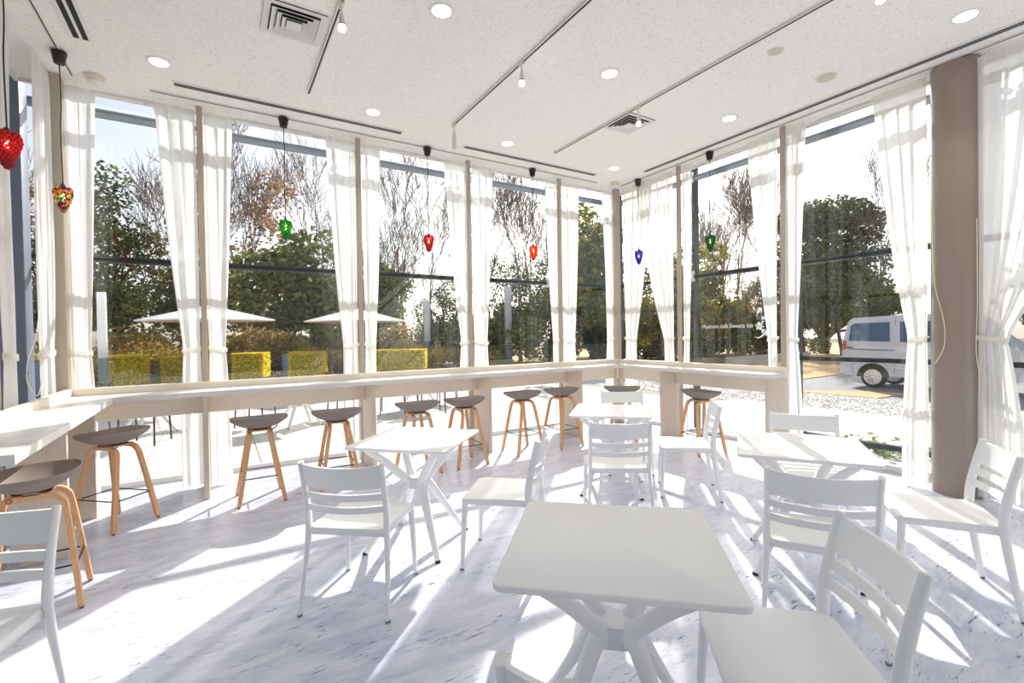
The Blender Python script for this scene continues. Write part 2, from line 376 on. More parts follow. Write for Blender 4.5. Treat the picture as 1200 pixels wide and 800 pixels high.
piece('corner_post', M['panel'], ca, 5.28, 5.32, 5.47, 5.51, .001, .954)
cb = thing('window_counter', 'short pale wood counter on the car park side, left of the round column', 'counter', (0, 0, 0))
MB().prism([(5.075, 5.165), (5.462, 5.59), (5.462, 2.90), (5.075, 2.90)][::-1], .955, 1.0).build('worktop', M['worktop'], cb)
piece('upstand', M['counter_y'], cb, 5.395, 5.46, 2.90, 5.51, 1.0, 1.062)
piece('apron', M['counter_y'], cb, 5.37, 5.39, 4.44, 5.38, .765, .954)
piece('apron', M['counter_y'], cb, 5.37, 5.39, 2.98, 4.38, .765, .954)
piece('support_panel', M['panel'], cb, 5.10, 5.45, 4.388, 4.432, .001, .954)
piece('support_panel', M['panel'], cb, 5.10, 5.45, 2.92, 2.964, .001, .954)
cc = thing('window_counter', 'pale counter along the left wall with two wood panels beneath', 'counter', (0, 0, 0))
MB().prism([(-1.15, 5.59), (-1.15, 2.84), (-.755, 2.84), (-.775, 5.16)], .955, 1.0).build('worktop', M['worktop'], cc)
piece('upstand', M['counter_y'], cc, -1.15, -1.10, 2.84, 5.515, 1.0, 1.062)
piece('apron', M['counter_y'], cc, -1.12, -1.10, 2.95, 5.2, .765, .954)
for y in (5.20, 4.35, 2.90): piece('support_panel', M['panel'], cc, -1.145, -.90 if y > 3 else -1.0, y-.022, y+.022, .001, .954)

# ------------------------------------------------------------------ curtains
ZT, ZB = 3.76, .03
ZTIE = 1.38
def curtain(axis, plane, inner, top, tie, bot, label, ztop=ZT, seed=0, npl=None, flare=0.0, ztie=ZTIE, name='curtain'):
    """inner = coordinate of the post side edge; top/tie/bot = coordinate of free edge"""
    rn = random.Random(seed)
    mid = (inner+top)/2
    loc = (mid, plane, 0) if axis == 'x' else (plane, mid, 0)
    t = thing(name, label, 'curtain', loc, 0, 'tied sheer curtains')
    wtop = abs(top-inner); npl = npl or max(3, int(wtop/.085)); ph = rn.random()*6
    cols = npl*9; rows = 34; v = []; f = []
    for r in range(rows+1):
        z = ztop+(ZB-ztop)*(r/rows)
        if z > ztie:
            k = (ztop-z)/(ztop-ztie); e = k**1.12*(1-.10*sin(pi*k)); free = top+(tie-top)*e; pin = inner+(inner*.0)
            shift = .10*(tie-inner)*k**3
        else:
            k = (ztie-z)/(ztie-ZB); free = tie+(bot-tie)*min(1, k*1.6)**.7; shift = .10*(tie-inner)*(1-min(1, k*2))
        amp = .019
        g = abs(z-ztie); amp *= .45+.55*min(1, g/.35)
        for c in range(cols+1):
            u = c/cols
            a = inner+shift+(free-inner-shift)*u
            fold = (.62+.38*sin(4.1*u+ph*1.7+z*.5))*sin(2*pi*npl*u+ph+1.1*sin(3.3*u+ph)+.3*sin(z*1.1+ph))*amp+.014*sin(2*pi*npl*.43*u+z*.9+ph)+.005*sin(2*pi*npl*2.3*u+z+ph*2)
            a += .008*cos(2*pi*npl*u+ph+z)
            if r == 0: fold *= .6
            d = -fold
            v.append((a-mid, d, z) if axis == 'x' else (d, a-mid, z))
    for r in range(rows):
        for c in range(cols):
            i = r*(cols+1)+c; f.append((i, i+1, i+cols+2, i+cols+1))
    MB().add(v, f).build('fabric', M['sheer'], t, smooth=True)
    # heading tape
    # tieback band: loop around the gathered fabric
    a0, a1 = inner+.08*(tie-inner), tie
    sg = 1 if a1 > a0 else -1
    hw = abs(a1-a0)/2+.008; cx = (a0+a1)/2-mid; ring = []; n = 22; fv = []; ff = []
    for k in range(n):
        th = 2*pi*k/n; ca_, sa_ = cos(th), sin(th)
        px = cx+hw*ca_; py = .036*sa_; zz = ztie+.012*ca_*sg*-1
        for dz, o_ in ((-.02, 1.0), (.02, 1.0)):
            fv.append((px, py, zz+dz) if axis == 'x' else (py, px, zz+dz))
    for k in range(n):
        j = (k+1) % n; ff.append((2*k, 2*j, 2*j+1, 2*k+1))
    MB().add(fv, ff).build('tieback', M['band'], t, smooth=True)
    hk = (inner-mid-sg*.012)
    mb = MB()
    p = [(hk, .0, ztie+.02), (hk+sg*.03, 0, ztie+.01), (hk+sg*.06, -.01, ztie)]
    mb.tube(p if axis == 'x' else [(q[1], q[0], q[2]) for q in p], .006, 6)
    mb.build('tieback_hook', M['cream'], t)
    return t
YA, XB, XC = 5.665, 5.505, -1.20
K = YA/5.57
def cA(*a, **k): curtain('x', YA, *[q*K for q in a[:4]], *a[4:], **k)
KB = XB/5.42
def cB(*a, **k): curtain('y', XB, *[q*KB for q in a[:4]], *a[4:], **k)
cA(-1.13, -.90, -.97, -.94, 'sheer white curtain right of the left corner post, behind the multicoloured pendant', seed=1)
cA(-.15, -.47, -.30, -.34, 'sheer white curtain on the right side of the leftmost garden window', seed=2)
cA(-.095, .155, .06, .09, 'sheer white curtain on the left side of the window with two clipped square hedges', seed=3)
cA(1.38, 1.04, 1.20, 1.19, 'sheer white curtain on the right side of the window with the bright green pendant', seed=4)
cA(1.43, 1.66, 1.56, 1.56, 'sheer white curtain on the left side of the window with the red pendant', seed=5)
cA(2.79, 2.47, 2.66, 2.62, 'sheer white curtain on the right side of the window with the red pendant', seed=6)
cA(2.85, 3.16, 3.07, 3.09, 'sheer white curtain on the left side of the window with the orange pendant', seed=7)
cA(4.27, 4.05, 4.17, 4.15, 'sheer white curtain on the right side of the window with the orange pendant', seed=8)
cA(4.33, 4.65, 4.57, 4.60, 'sheer white curtain on the left side of the narrow window before the corner', seed=9)
cA(5.37, 5.13, 5.22, 5.18, 'sheer white curtain just left of the beige corner post', seed=10)
cB(5.40, 4.80, 5.15, 5.14, 'sheer white curtain just right of the beige corner post, behind the blue pendant', seed=11)
cB(4.44, 5.12, 4.61, 4.60, 'wide sheer white curtain swept up towards the corner, right of the blue pendant', seed=12)
cB(4.29, 4.13, 4.20, 4.20, 'narrow sheer white curtain left of the lettered window', seed=13)
cB(2.99, 3.35, 3.11, 3.10, 'sheer white curtain on the right side of the lettered window', seed=14)
cB(2.90, 2.69, 2.77, 2.71, 'sheer white curtain on the left side of the window with the silver van', seed=15)
cB(1.65, 2.06, 1.79, 1.84, 'sheer white curtain left of the thick round column, reaching the floor', seed=16)
cB(1.34, .35, 1.15, 1.05, 'broad sheer white curtain right of the thick round column, swept open', seed=17, npl=8)
curtain('y', XC, 5.50, 5.14, 5.12, 5.10, 'sheer white curtain on the left wall beside the blue grey steel column', seed=18)
curtain('y', XC, 4.42, 4.60, 4.56, 4.56, 'sheer white curtain at the far left edge of the picture', seed=19)

# blind cords
def cord(name, label, pts):
    MB().tube(bez(pts, 6), .0035, 5).build(name, M['cream'], label=label, category='cord')
cord('hanging_cord', 'thin white cord hanging loose against the thick round column', [(5.40, 1.62, 2.6), (5.41, 1.60, 1.9), (5.40, 1.535, 1.55), (5.395, 1.53, 1.32), (5.42, 1.60, 1.16)])
cord('hanging_cord', 'thin white cord on the right edge of the round column', [(5.46, 1.335, 2.4), (5.47, 1.335, 1.7), (5.46, 1.34, 1.3), (5.47, 1.32, 1.1), (5.50, 1.31, 1.35)])
cord('hanging_cord', 'thin white cord looping beside the blue grey steel column', [(-1.17, 5.0, 1.75), (-1.16, 4.86, 1.52), (-1.16, 4.68, 1.36), (-1.16, 4.64, 1.2), (-1.16, 4.85, 1.08), (-1.17, 5.02, 1.2)])
cord('hanging_cord', 'thin white cord beside the leftmost garden window', [(-1.105, 5.60, 2.5), (-1.10, 5.6, 1.8), (-1.10, 5.6, 1.3), (-1.07, 5.6, 1.16)])

# ------------------------------------------------------------------ ceiling fittings
def rail(name, label, x0, y0, x1, y1, w=.035, h=.02, m='trackw'):
    t = thing(name, label, 'track', ((x0+x1)/2, (y0+y1)/2, CZ)); L = sqrt((x1-x0)**2+(y1-y0)**2); a = math.atan2(y1-y0, x1-x0)
    MB().box((0, 0, -h/2), (L, w, h), a).build('housing', M[m], t)
    MB().box((0, 0, -h-.0015), (L-.02, w*.32, .003), a).build('slot', M['slotdark'], t)
    return t
rail('track_rail', 'white lighting track on the ceiling beside the left square air vent', .765, 4.82, .765, .2)
rail('track_rail', 'white lighting track running down the middle of the ceiling', 2.23, 4.78, 2.23, .2)
rail('track_rail', 'white lighting track on the ceiling beside the right square air vent', 3.69, 4.86, 3.69, .2)
rail('track_rail', 'thin pendant track along the left wall', -1.04, 5.52, -1.04, .5, .022, .012)
rail('track_rail', 'thin pendant track along the garden windows', -.50, 5.50, 4.98, 5.50, .022, .012)
rail('track_rail', 'thin pendant track along the right-hand windows', 5.43, 5.46, 5.43, .2, .022, .012)
def slotdiff(name, label, x0, x1, y0, y1):
    t = thing(name, label, 'vent', ((x0+x1)/2, (y0+y1)/2, CZ)); w, d = x1-x0, y1-y0
    MB().box((0, 0, -.004), (w+.03, d+.03, .008)).build('frame', M['white'], t)
    for k in (-1, 1):
        if w > d: MB().box((0, k*d*.23, -.009), (w, d*.28, .004)).build('slot', M['slotdark'], t)
        else: MB().box((k*w*.23, 0, -.009), (w*.28, d, .004)).build('slot', M['slotdark'], t)
slotdiff('slot_diffuser', 'long double slot air diffuser by the left garden windows', -.30, 1.81, 5.22, 5.29)
slotdiff('slot_diffuser', 'shorter-looking double slot air diffuser nearer the corner', 2.61, 4.72, 5.22, 5.29)
slotdiff('slot_diffuser', 'long double slot air diffuser along the right-hand windows', 5.22, 5.29, .3, 4.79)
slotdiff('slot_diffuser', 'dark double slot air diffuser at the top left of the ceiling', -.91, -.79, 2.9, 4.82)
def vent(label, x, y):
    t = thing('ceiling_vent', label, 'vent', (x, y, CZ)); s = .19
    MB().box((0, 0, -.003), (.40, .40, .006)).build('backing', M['slotdark'], t)
    for i, (o, z, w) in enumerate(((.205, -.012, .042), (.155, -.024, .036), (.117, -.028, .032), (.082, -.032, .028))):
        mb = MB()
        for a in range(4):
            # sloped louvre: outer edge low, inner edge high
            c_, s_ = round(cos(a*pi/2)), round(sin(a*pi/2)); q = []
            oo, ii = o, o-w
            for (r, hl, zz) in ((oo, oo, z), (oo, -oo, z), (ii, -ii, z+.004 if i == 0 else z+.018), (ii, ii, z+.004 if i == 0 else z+.018)):
                q.append((r*c_-hl*s_, r*s_+hl*c_, zz))
            q2 = [(x_, y_, z_+.003) for x_, y_, z_ in q]
            mb.add(q+q2, [(0, 1, 2, 3), (7, 6, 5, 4), (0, 4, 5, 1), (1, 5, 6, 2), (2, 6, 7, 3), (3, 7, 4, 0)])
        mb.build('frame' if i == 0 else 'louvre', M['bars'], t)
    MB().box((0, 0, -.026), (.10, .10, .004)).build('centre_plate', M['bars'], t)
vent('square ceiling air vent at the upper left beside the first track', .515, 3.82)
vent('square ceiling air vent right of centre beside a lit spotlight', 3.91, 3.79)
pl = [(-.38, 4.92, 'round lit downlight nearest the left corner'), (1.40, 3.15, 'large round lit downlight at the top centre of the ceiling'), (1.40, 4.92, 'round lit downlight above the bright green pendant'),
      (3.02, 3.15, 'round lit downlight left of the right square vent'), (3.02, 4.92, 'round lit downlight above the orange pendant'), (4.78, 3.15, 'round lit downlight by the right-hand slot diffuser'),
      (4.78, 1.23, 'large round lit downlight at the top right of the ceiling'), (4.78, 4.92, 'small round lit downlight nearest the far corner')]
for x, y, lb in pl:
    t = thing('downlight', lb, 'light', (x, y, CZ), 0, 'ceiling downlights')
    MB().lathe([(.062, -.003), (.085, -.006), (.092, -.003), (.092, 0)], n=28).build('trim_ring', M['white'], t, smooth=40)
    MB().lathe([(.066, -.0065), (.066, -.003)], n=28).build('diffuser', M['lamp'], t)
    ld = bpy.data.lights.new('downlight_lamp', 'SPOT'); ld.energy = 22; ld.spot_size = rad(110); ld.spot_blend = .7; ld.color = (1, .93, .84); ld.shadow_soft_size = .06
    lo = link('downlight_lamp', ld, t); lo.location = (0, 0, -.03)
for x, y, lb in ((-.88, 5.46, 'cream ringed smoke detector at the left end of the ceiling'), (5.25, 5.39, 'cream ringed smoke detector at the far corner of the ceiling')):
    t = thing('smoke_detector', lb, 'detector', (x, y, CZ))
    MB().lathe([(.07, 0), (.075, -.01), (.072, -.03), (.06, -.034)][::-1], n=26).build('base_ring', M['cream'], t, smooth=40)
    MB().lathe([(.02, -.075), (.045, -.066), (.058, -.05), (.06, -.03)], n=26).build('dome', M['dome'], t, smooth=True)
for x, y, r, lb in ((3.98, 2.2, .062, 'small round ceiling speaker near the right track'), (4.80, 2.19, .085, 'larger round cream ceiling speaker by the right-hand slot diffuser')):
    t = thing('ceiling_speaker', lb, 'speaker', (x, y, CZ))
    MB().lathe([(r*.84, -.006), (r, -.008), (r*1.02, 0)], n=28).build('rim', M['cream'], t, smooth=40)
    MB().lathe([(r*.83, -.009), (r*.83, -.004)], n=28).build('grille', M['cloth'], t)
def spot(label, x, y, lit=True):
    t = thing('track_spotlight', label, 'spotlight', (x, y, CZ-.021), 0, 'track spotlights')
    MB().rbox((0, 0, -.012), (.026, .07, .024), .004, 1).build('adapter', M['trackw'], t)
    MB().lathe([(.008, -.07), (.008, -.02)], n=8).build('stem', M['trackw'], t)
    MB().lathe([(.020, -.145), (.021, -.14), (.018, -.10), (.012, -.07), (.008, -.066)], n=16).build('lamp_holder', M['trackw'], t, smooth=50)
    if lit:
        MB().lathe([(.014, -.186), (.024, -.183), (.026, -.174), (.020, -.150), (.016, -.144)], n=16).build('reflector_lamp', M['spot'], t, smooth=40)
        MB().lathe([(.021, -.150), (.023, -.143), (.021, -.14)], n=16).build('collar', M['polegrey'], t)
    else:
        MB().lathe([(.022, -.27), (.024, -.265), (.024, -.15), (.02, -.145)], n=16).build('spot_body', M['trackw'], t, smooth=40)
spot('lit track spotlight by the left square vent', .765, 3.40)
spot('lit track spotlight on the middle track', 2.23, 3.38)
spot('lit track spotlight in front of the right square vent', 3.69, 3.44)
spot('lit track spotlight at the top right edge of the picture', 3.69, 1.36)
spot('white cylindrical track spotlight, unlit, at the end of the middle track', 2.23, 4.74, False)
# roller blind brackets along the head
for i, (x0, x1, y0, y1, lb) in enumerate(((-.95, -.45, 5.765, 5.80, 'white roller blind box over the leftmost garden window'), (.2, .95, 5.765, 5.80, 'white roller blind box over the window with the green pendant'),
        (1.72, 2.45, 5.765, 5.80, 'white roller blind box over the window with the red pendant'), (4.65, 5.12, 5.765, 5.80, 'white roller blind box over the narrow window before the corner'),
        (5.67, 5.705, 2.05, 2.68, 'white roller blind box over the window with the van'), (5.67, 5.705, 3.35, 4.1, 'white roller blind box over the lettered window'))):
    t = thing('blind_box', lb, 'blind', ((x0+x1)/2, (y0+y1)/2, CZ))
    MB().rbox((0, 0, -.016), (x1-x0, y1-y0, .03), .004, 1).build('housing', M['white'], t)
    MB().rbox(((x1-x0)*.28 if x1-x0 > .1 else 0, (y1-y0)*.28 if y1-y0 > .1 else 0, -.04), (.03, .03, .02), .005, 1).build('bracket', M['white'], t)

# ------------------------------------------------------------------ pendants
def pendant(label, x, y, col, R=.056, H=.19, ztop=2.72):
    t = thing('pendant_lamp', label, 'lamp', (x, y, CZ-.012), 0, 'glass bead pendants')
    MB().lathe([(.02, -.095), (.034, -.092), (.050, -.01), (.050, 0)], n=18).build('canopy', M['black'], t, smooth=40)
    zt = ztop-(CZ-.012); rn = random.Random(hash(label) % 1000 if False else int(x*97+y*31))
    MB().tube(bez([(0, 0, -.09), (.004, 0, -.4), (-.004, .003, zt*.6), (.002, 0, zt+.02), (0, 0, zt)], 4), .0042, 6).build('cord', M['black'], t)
    MB().lathe([(.022, -.02), (.024, -.01), (.012, .02), (.006, .026)], (0, 0, zt), 12).build('cap', M['black'], t, smooth=40)
    bm = bmesh.new()
    tmp = MB(); ico = bmesh.new(); bmesh.ops.create_icosphere(ico, subdivisions=1, radius=1); iv = [v.co.copy() for v in ico.verts]; ic = [[v.index for v in f.verts] for f in ico.faces]; ico.free(); bm.free()
    for k in range(16):
        a = k*2.39996; r = R*.8*sqrt((k+.5)/16); p = Vector((r*cos(a), r*sin(a), zt-.008)); tmp.add([p+q*R*.16 for q in iv], ic)
    n = 190
    for k in range(n):
        u = (k+.5)/n; a = k*2.39996
        zz = u; r = R*(1-.80*((zz-.22)/.78)**1.25 if zz > .22 else .88+.12*sin(pi*.5*zz/.22))
        if zz > .95: r *= .5
        p = Vector((r*cos(a), r*sin(a), zt-.012-zz*H)); br = R*.19*(.85+.3*rn.random())
        tmp.add([p+q*br for q in iv], ic)
    tmp.build('bead_shade', M['bead_'+col], t, smooth=True)
    MB().lathe([(.003, -.105), (.009, -.098), (.011, -.088), (.007, -.07), (.004, -.05)], (0, 0, zt), 12).build('bulb', M['bulb'], t, smooth=True)
    ld = bpy.data.lights.new('pendant_bulb', 'POINT'); ld.energy = 2.5; ld.color = (1, .8, .5); ld.shadow_soft_size = .012
    lo = link('pendant_bulb', ld, t); lo.location = (0, 0, zt-.085)
pendant('pendant of mixed multicoloured glass beads in front of the left corner post', -1.04, 5.12, 'multi')
pendant('bright green glass bead pendant in the second garden window', .62, 5.50, 'green')
pendant('red glass bead pendant at the third garden window, small and far', 2.22, 5.50, 'red')
pendant('orange glass bead pendant left of the far corner', 3.78, 5.50, 'orange')
pendant('blue glass bead pendant at the far corner', 5.43, 5.088, 'blue')
pendant('dark green glass bead pendant in front of the lettered window', 5.43, 3.86, 'dgreen')
pendant('large crimson glass bead pendant cut by the left edge of the picture', -1.04, 3.94, 'red', R=.060, H=.20)

# ------------------------------------------------------------------ cafe chair
CH = {}
def make_chair():
    t = thing('cafe_chair', 'x', 'chair')
    for s in (-1, 1):
        p = bez([(s*.245, -.262, .006), (s*.232, -.222, .25), (s*.222, -.200, .44), (s*.222, -.205, .56), (s*.222, -.232, .70), (s*.224, -.262, .825)], 5)
        n = len(p); r = [.0115+.0075*min(1, i/(n*.45)) if i < n*.5 else .019-.004*(i-n*.5)/(n*.5) for i in range(n)]
        rl = MB().tube(p, r, 10, (.85, 1.25)).build('leg', M['plastic'], t, smooth=50)
        MB().lathe([(.012, 0), (.0135, .002), (.0125, .012)], (s*.246, -.263, 0), 10).build('foot_cap', M['polegrey'], rl)
        p = bez([(s*.222, .232, .006), (s*.214, .222, .22), (s*.206, .208, .445)], 5); n = len(p)
        fl = MB().tube(p, [.0115+.0075*i/(n-1) for i in range(n)], 10, (1, 1.1)).build('leg', M['plastic'], t, smooth=50)
        MB().lathe([(.012, 0), (.0135, .002), (.0125, .012)], (s*.2225, .2325, 0), 10).build('foot_cap', M['polegrey'], fl)
    # seat: rounded slab, gently dished
    out = []
    W0, W1 = .43, .462
    base = rounded(1, 1, .10, 5)
    def P(u, w, z):
        ww = W0+(W1-W0)*(w+.5); return (u*ww, w*.455+.008, z-.010*(1-(2*u)**2)*(1-(2*w)**2)+(-.012*max(0, w-.30)/.2))
    v = []; f = []; rings = [(.985, .428), (1.0, .436), (1.0, .452), (.985, .460), (.90, .462), (.6, .462), (.3, .462)]
    nb = len(base)
    for sc, z in rings:
        for u, w in base: v.append(P(u*sc, w*sc, z))
    for i in range(len(rings)-1):
        for k in range(nb): f.append((i*nb+k, i*nb+(k+1) % nb, (i+1)*nb+(k+1) % nb, (i+1)*nb+k))
    f.append(tuple(range(nb))[::-1]); f.append(tuple((len(rings)-1)*nb+k for k in range(nb)))
    MB().add(v, f).build('seat', M['plastic'], t, smooth=45)
    ap = MB()
    ap.rbox((0, -.205, .437), (.43, .022, .036), .006, 1)
    for s in (-1, 1): ap.rbox((s*.209, .0, .430), (.018, .40, .034), .006, 1)
    ap.rbox((0, .208, .430), (.41, .018, .030), .006, 1)
    ap.build('apron', M['plastic'], t, smooth=45)
    def slat(name, z0, z1, y0, bow, th):
        v = []; f = []; n = 14
        for i in range(n+1):
            u = i/n*2-1; x = u*.222; b = -bow*(1-u*u)
            tilt = (z1-z0)*.21
            for (dy, z, ty) in ((-th, z0, 0), (th, z0, 0), (th, z1, -tilt), (-th, z1, -tilt)): v.append((x, y0+b+dy+ty, z-.012*(1-u*u)*(1 if z1-z0 > .08 and z == z1 else .5)))
        for i in range(n):
            for k in range(4): f.append((i*4+k, i*4+(k+1) % 4, (i+1)*4+(k+1) % 4, (i+1)*4+k))
        f += [(3, 2, 1, 0), (n*4, n*4+1, n*4+2, n*4+3)]
        MB().add(v, f).build(name, M['plastic'], t, smooth=35)
    slat('backrest', .690, .815, -.232, .038, .008)
    slat('slat', .625, .662, -.219, .040, .007)
    slat('slat', .555, .592, -.207, .040, .007)
    return t
chairs = [  # x, y, heading (deg clockwise from +y), label
 (.690, 2.775, 39.5, 'white slatted chair seen from behind, left foreground, before the sunlit table'),
 (1.595, 2.705, -47, 'white slatted chair seen side-on, facing left, in the middle of the room'),
 (2.67, 2.78, 34, 'white slatted chair seen from behind, in front of the small far table'),
 (3.73, 3.70, 214, 'white slatted chair behind the small far table, facing the camera, mostly hidden'),
 (3.659, 2.875, -44, 'small-looking white chair seen side-on to the right of the far table, facing left'),
 (3.69, 1.83, 238, 'white chair behind the right-hand table, only its backrest showing'),
 (2.57, 1.24, 57.7, 'white slatted chair seen from behind at the right-hand table'),
 (3.455, 1.007, -31, 'white chair at the right edge in front of the thick round column'),
 (1.545, .83, -48, 'large white chair in the right foreground, seat pushed to the nearest table'),
 (.815, .815, 51, 'white chair at the bottom edge, only the tip of its backrest showing'),
 (-.86, 2.385, 198, 'white chair cut by the left edge, beside the nearest bar stool')]
proto = make_chair()
for i, (x, y, a, lb) in enumerate(chairs):
    o = proto if i == 0 else copy_tree(proto)
    o.location = (x, y, 0); o.rotation_euler = (0, 0, rad(-a)); o['label'] = lb; o['group'] = 'white cafe chairs'

# ------------------------------------------------------------------ cafe table
def make_table():
    t = thing('cafe_table', 'x', 'table')
    v = []; f = []; base = rounded(1, 1, .045, 6); nb = len(base); S_ = .72
    rings = [(.975, .727), (.995, .731), (1, .738), (1, .744), (.996, .748), (.985, .750)]
    for sc, z in rings:
        for u, w in base: v.append((u*S_*sc, w*S_*sc, z))
    for i in range(len(rings)-1):
        for k in range(nb): f.append((i*nb+k, i*nb+(k+1) % nb, (i+1)*nb+(k+1) % nb, (i+1)*nb+k))
    f.append(tuple(range(nb))[::-1]); f.append(tuple((len(rings)-1)*nb+k for k in range(nb)))
    MB().add(v, f).build('tabletop', M['tabletop'], t, smooth=50)
    hub = MB(); hub.prism(rounded(.15, .12, .03, 4), .40, .475); hub.build('hub', M['plastic'], t, smooth=40)
    for sx in (-1, 1): MB().rbox((0, sx*.062, .437), (.055, .008, .07), .002, 1).build('joint_plate', M['dome'], t)
    for sx in (-1, 1):
        for sy in (-1, 1):
            p = bez([(sx*.035, sy*.03, .44), (sx*.075, sy*.06, .485), (sx*.16, sy*.15, .60), (sx*.245, sy*.24, .70), (sx*.262, sy*.257, .7275)], 5); n = len(p)
            MB().tube(p, [.040-.016*i/(n-1) for i in range(n)], 10, (.95, .8)).build('arm', M['plastic'], t, smooth=50)
            p = bez([(sx*.035, sy*.03, .455), (sx*.075, sy*.06, .405), (sx*.13, sy*.125, .28), (sx*.20, sy*.197, .13), (sx*.262, sy*.262, .008)], 5); n = len(p)
            lg = MB().tube(p, [.041-.021*i/(n-1) for i in range(n)], 10, (.95, .85)).build('leg', M['plastic'], t, smooth=50)
            MB().lathe([(.018, 0), (.02, .003), (.017, .014)], (sx*.265, sy*.265, 0), 10).build('foot_pad', M['black'], lg)
    MB().rbox((0, 0, .722), (.50, .50, .010), .003, 1).build('under_frame', M['plastic'], t)
    return t
tables = [(1.165, 1.222, -42.8, 'large-looking white square table in the front centre'), (1.19, 3.25, -46, 'white square table left of centre, sunlit, before the row of bar stools'),
          (3.155, 3.32, -46.5, 'small far white square table near the window corner'), (3.105, 1.577, -57.5, 'white square table on the right by the van window')]
pt = make_table()
for i, (x, y, a, lb) in enumerate(tables):
    o = pt if i == 0 else copy_tree(pt)
    o.location = (x, y, 0); o.rotation_euler = (0, 0, rad(a)); o['label'] = lb; o['group'] = 'white square cafe tables'

# ------------------------------------------------------------------ bar stool
def make_stool():
    t = thing('bar_stool', 'x', 'stool')
    # shell seat
    nu, nv = 20, 12; top = []; 
    def sh(u, w, off):
        a = u*2*pi; r = w; ex = 2.6
        ca_, sa_ = cos(a), sin(a); k = 1/((abs(ca_)**ex+abs(sa_)**ex)**(1/ex))
        x = .240*r*k*ca_; y = .195*r*k*sa_
        z = .666+.076*r**2.2+.014*(abs(x)/.24)**2+.020*(max(0, -y)/.195)**2
        edge = max(0, (r-.85)/.15)
        return (x, y, z+off*(1-.0*edge))
    v = []; f = []
    for layer, off in ((0, .0), (1, -.020)):
        for j in range(nv+1):
            w = j/nv
            for i in range(nu*2): v.append(sh(i/(nu*2), max(w, .001)*(1 if layer == 0 else .985), off))
    n = nu*2; base = (nv+1)*n
    for L in (0, base):
        for j in range(nv):
            for i in range(n):
                q = (L+j*n+i, L+j*n+(i+1) % n, L+(j+1)*n+(i+1) % n, L+(j+1)*n+i)
                f.append(q[::-1] if L == 0 else q)
    for i in range(n): f.append((nv*n+i, nv*n+(i+1) % n, base+nv*n+(i+1) % n, base+nv*n+i))
    f = [q if k >= 0 else q for k, q in enumerate(f)]
    bm = MB().add(v, f).build('seat', M['felt'], t, smooth=40)
    for s in (-1, 1):
        u = MB()
        def pt_(y, z):  # splay in x with height
            return (s*(.185-(.185-.085)*min(1, z/.60)), y, z)
        pts = [pt_(-.205, .010), pt_(-.17, .33), pt_(-.142, .55), pt_(-.125, .600), pt_(-.09, .625), pt_(-.03, .630), pt_(.03, .630), pt_(.09, .625), pt_(.125, .600), pt_(.142, .55), pt_(.17, .33), pt_(.205, .010)]
        P = bez(pts, 4)
        # rectangular section: width along x .034, thickness .022 in plane
        vv = []; ff = []; N = len(P)
        for i, p in enumerate(P):
            tg = (P[min(i+1, N-1)]-P[max(i-1, 0)]); nm = Vector((0, -tg.z, tg.y)).normalized(); th = .0125; wd = .017
            for dx, dn in ((-wd, -th), (wd, -th), (wd, th), (-wd, th)): vv.append(p+Vector((dx, 0, 0))+nm*dn)
        for i in range(N-1):
            for k in range(4): ff.append((i*4+k, (i+1)*4+k, (i+1)*4+(k+1) % 4, i*4+(k+1) % 4))
        ff += [(0, 1, 2, 3), ((N-1)*4+3, (N-1)*4+2, (N-1)*4+1, (N-1)*4)]
        # split into the two legs and the bridge so every leg is its own part
        h = N//2; 
        def seg(a, b, name):
            vs_ = vv[a*4:(b+1)*4]; fs_ = []
            for i in range(b-a):
                for k in range(4): fs_.append((i*4+k, (i+1)*4+k, (i+1)*4+(k+1) % 4, i*4+(k+1) % 4))
            m_ = (b-a)*4; fs_ += [(0, 1, 2, 3), (m_+3, m_+2, m_+1, m_)]
            return MB().add(vs_, fs_).build(name, M['oak'], t, smooth=30)
        l1 = seg(0, 18, 'leg'); seg(18, N-1-18, 'leg_bridge'); l2 = seg(N-1-18, N-1, 'leg')
        for lg, yy in ((l1, -.206), (l2, .206)): MB().lathe([(.011, 0), (.012, .010)], (s*.185, yy, 0), 8).build('foot_pad', M['black'], lg)
    MB().rbox((0, .055, .640), (.20, .045, .018), .004, 1).build('cross_piece', M['oak'], t)
    MB().rbox((0, -.055, .640), (.20, .045, .018), .004, 1).build('cross_piece', M['oak'], t)
    MB().rbox((0, 0, .651), (.12, .16, .012), .003, 1).build('mounting_plate', M['black'], t)
    zf = .235; xf = .185-.1*zf/.60; yf = .185
    q = [(-xf, -yf, zf), (xf, -yf, zf), (xf, yf, zf), (-xf, yf, zf)]
    for i in range(4): MB().tube([q[i], q[(i+1) % 4]], .005, 6).build('footrest_wire', M['wire'], t)
    return t
stools = [(-.90, 3.66, -94, 'nearest grey felt bar stool at the left edge'), (-.742, 4.93, -47, 'grey felt bar stool turned into the left counter corner'),
 (.30, 4.96, 0, 'grey felt bar stool under the second garden window, standing alone'), (.985, 4.93, 4, 'grey felt bar stool behind the nearest left chair'),
 (1.83, 4.95, 0, 'grey felt bar stool behind the sunlit table, left of a pair'), (2.40, 4.95, 0, 'grey felt bar stool behind the sunlit table, right of a pair'),
 (3.26, 5.04, 3, 'grey felt bar stool under the window with the orange pendant, left of two'), (3.87, 5.02, -2, 'grey felt bar stool against the last support panel before the corner'),
 (4.62, 4.66, 43, 'grey felt bar stool facing the far corner, mostly behind the small far table'), (5.03, 3.73, 100, 'grey felt bar stool at the right-hand counter under the lettered window')]
ps = make_stool()
for i, (x, y, a, lb) in enumerate(stools):
    o = ps if i == 0 else copy_tree(ps)
    o.location = (x, y, 0); o.rotation_euler = (0, 0, rad(-a)); o['label'] = lb; o['group'] = 'bar stools at the counters'

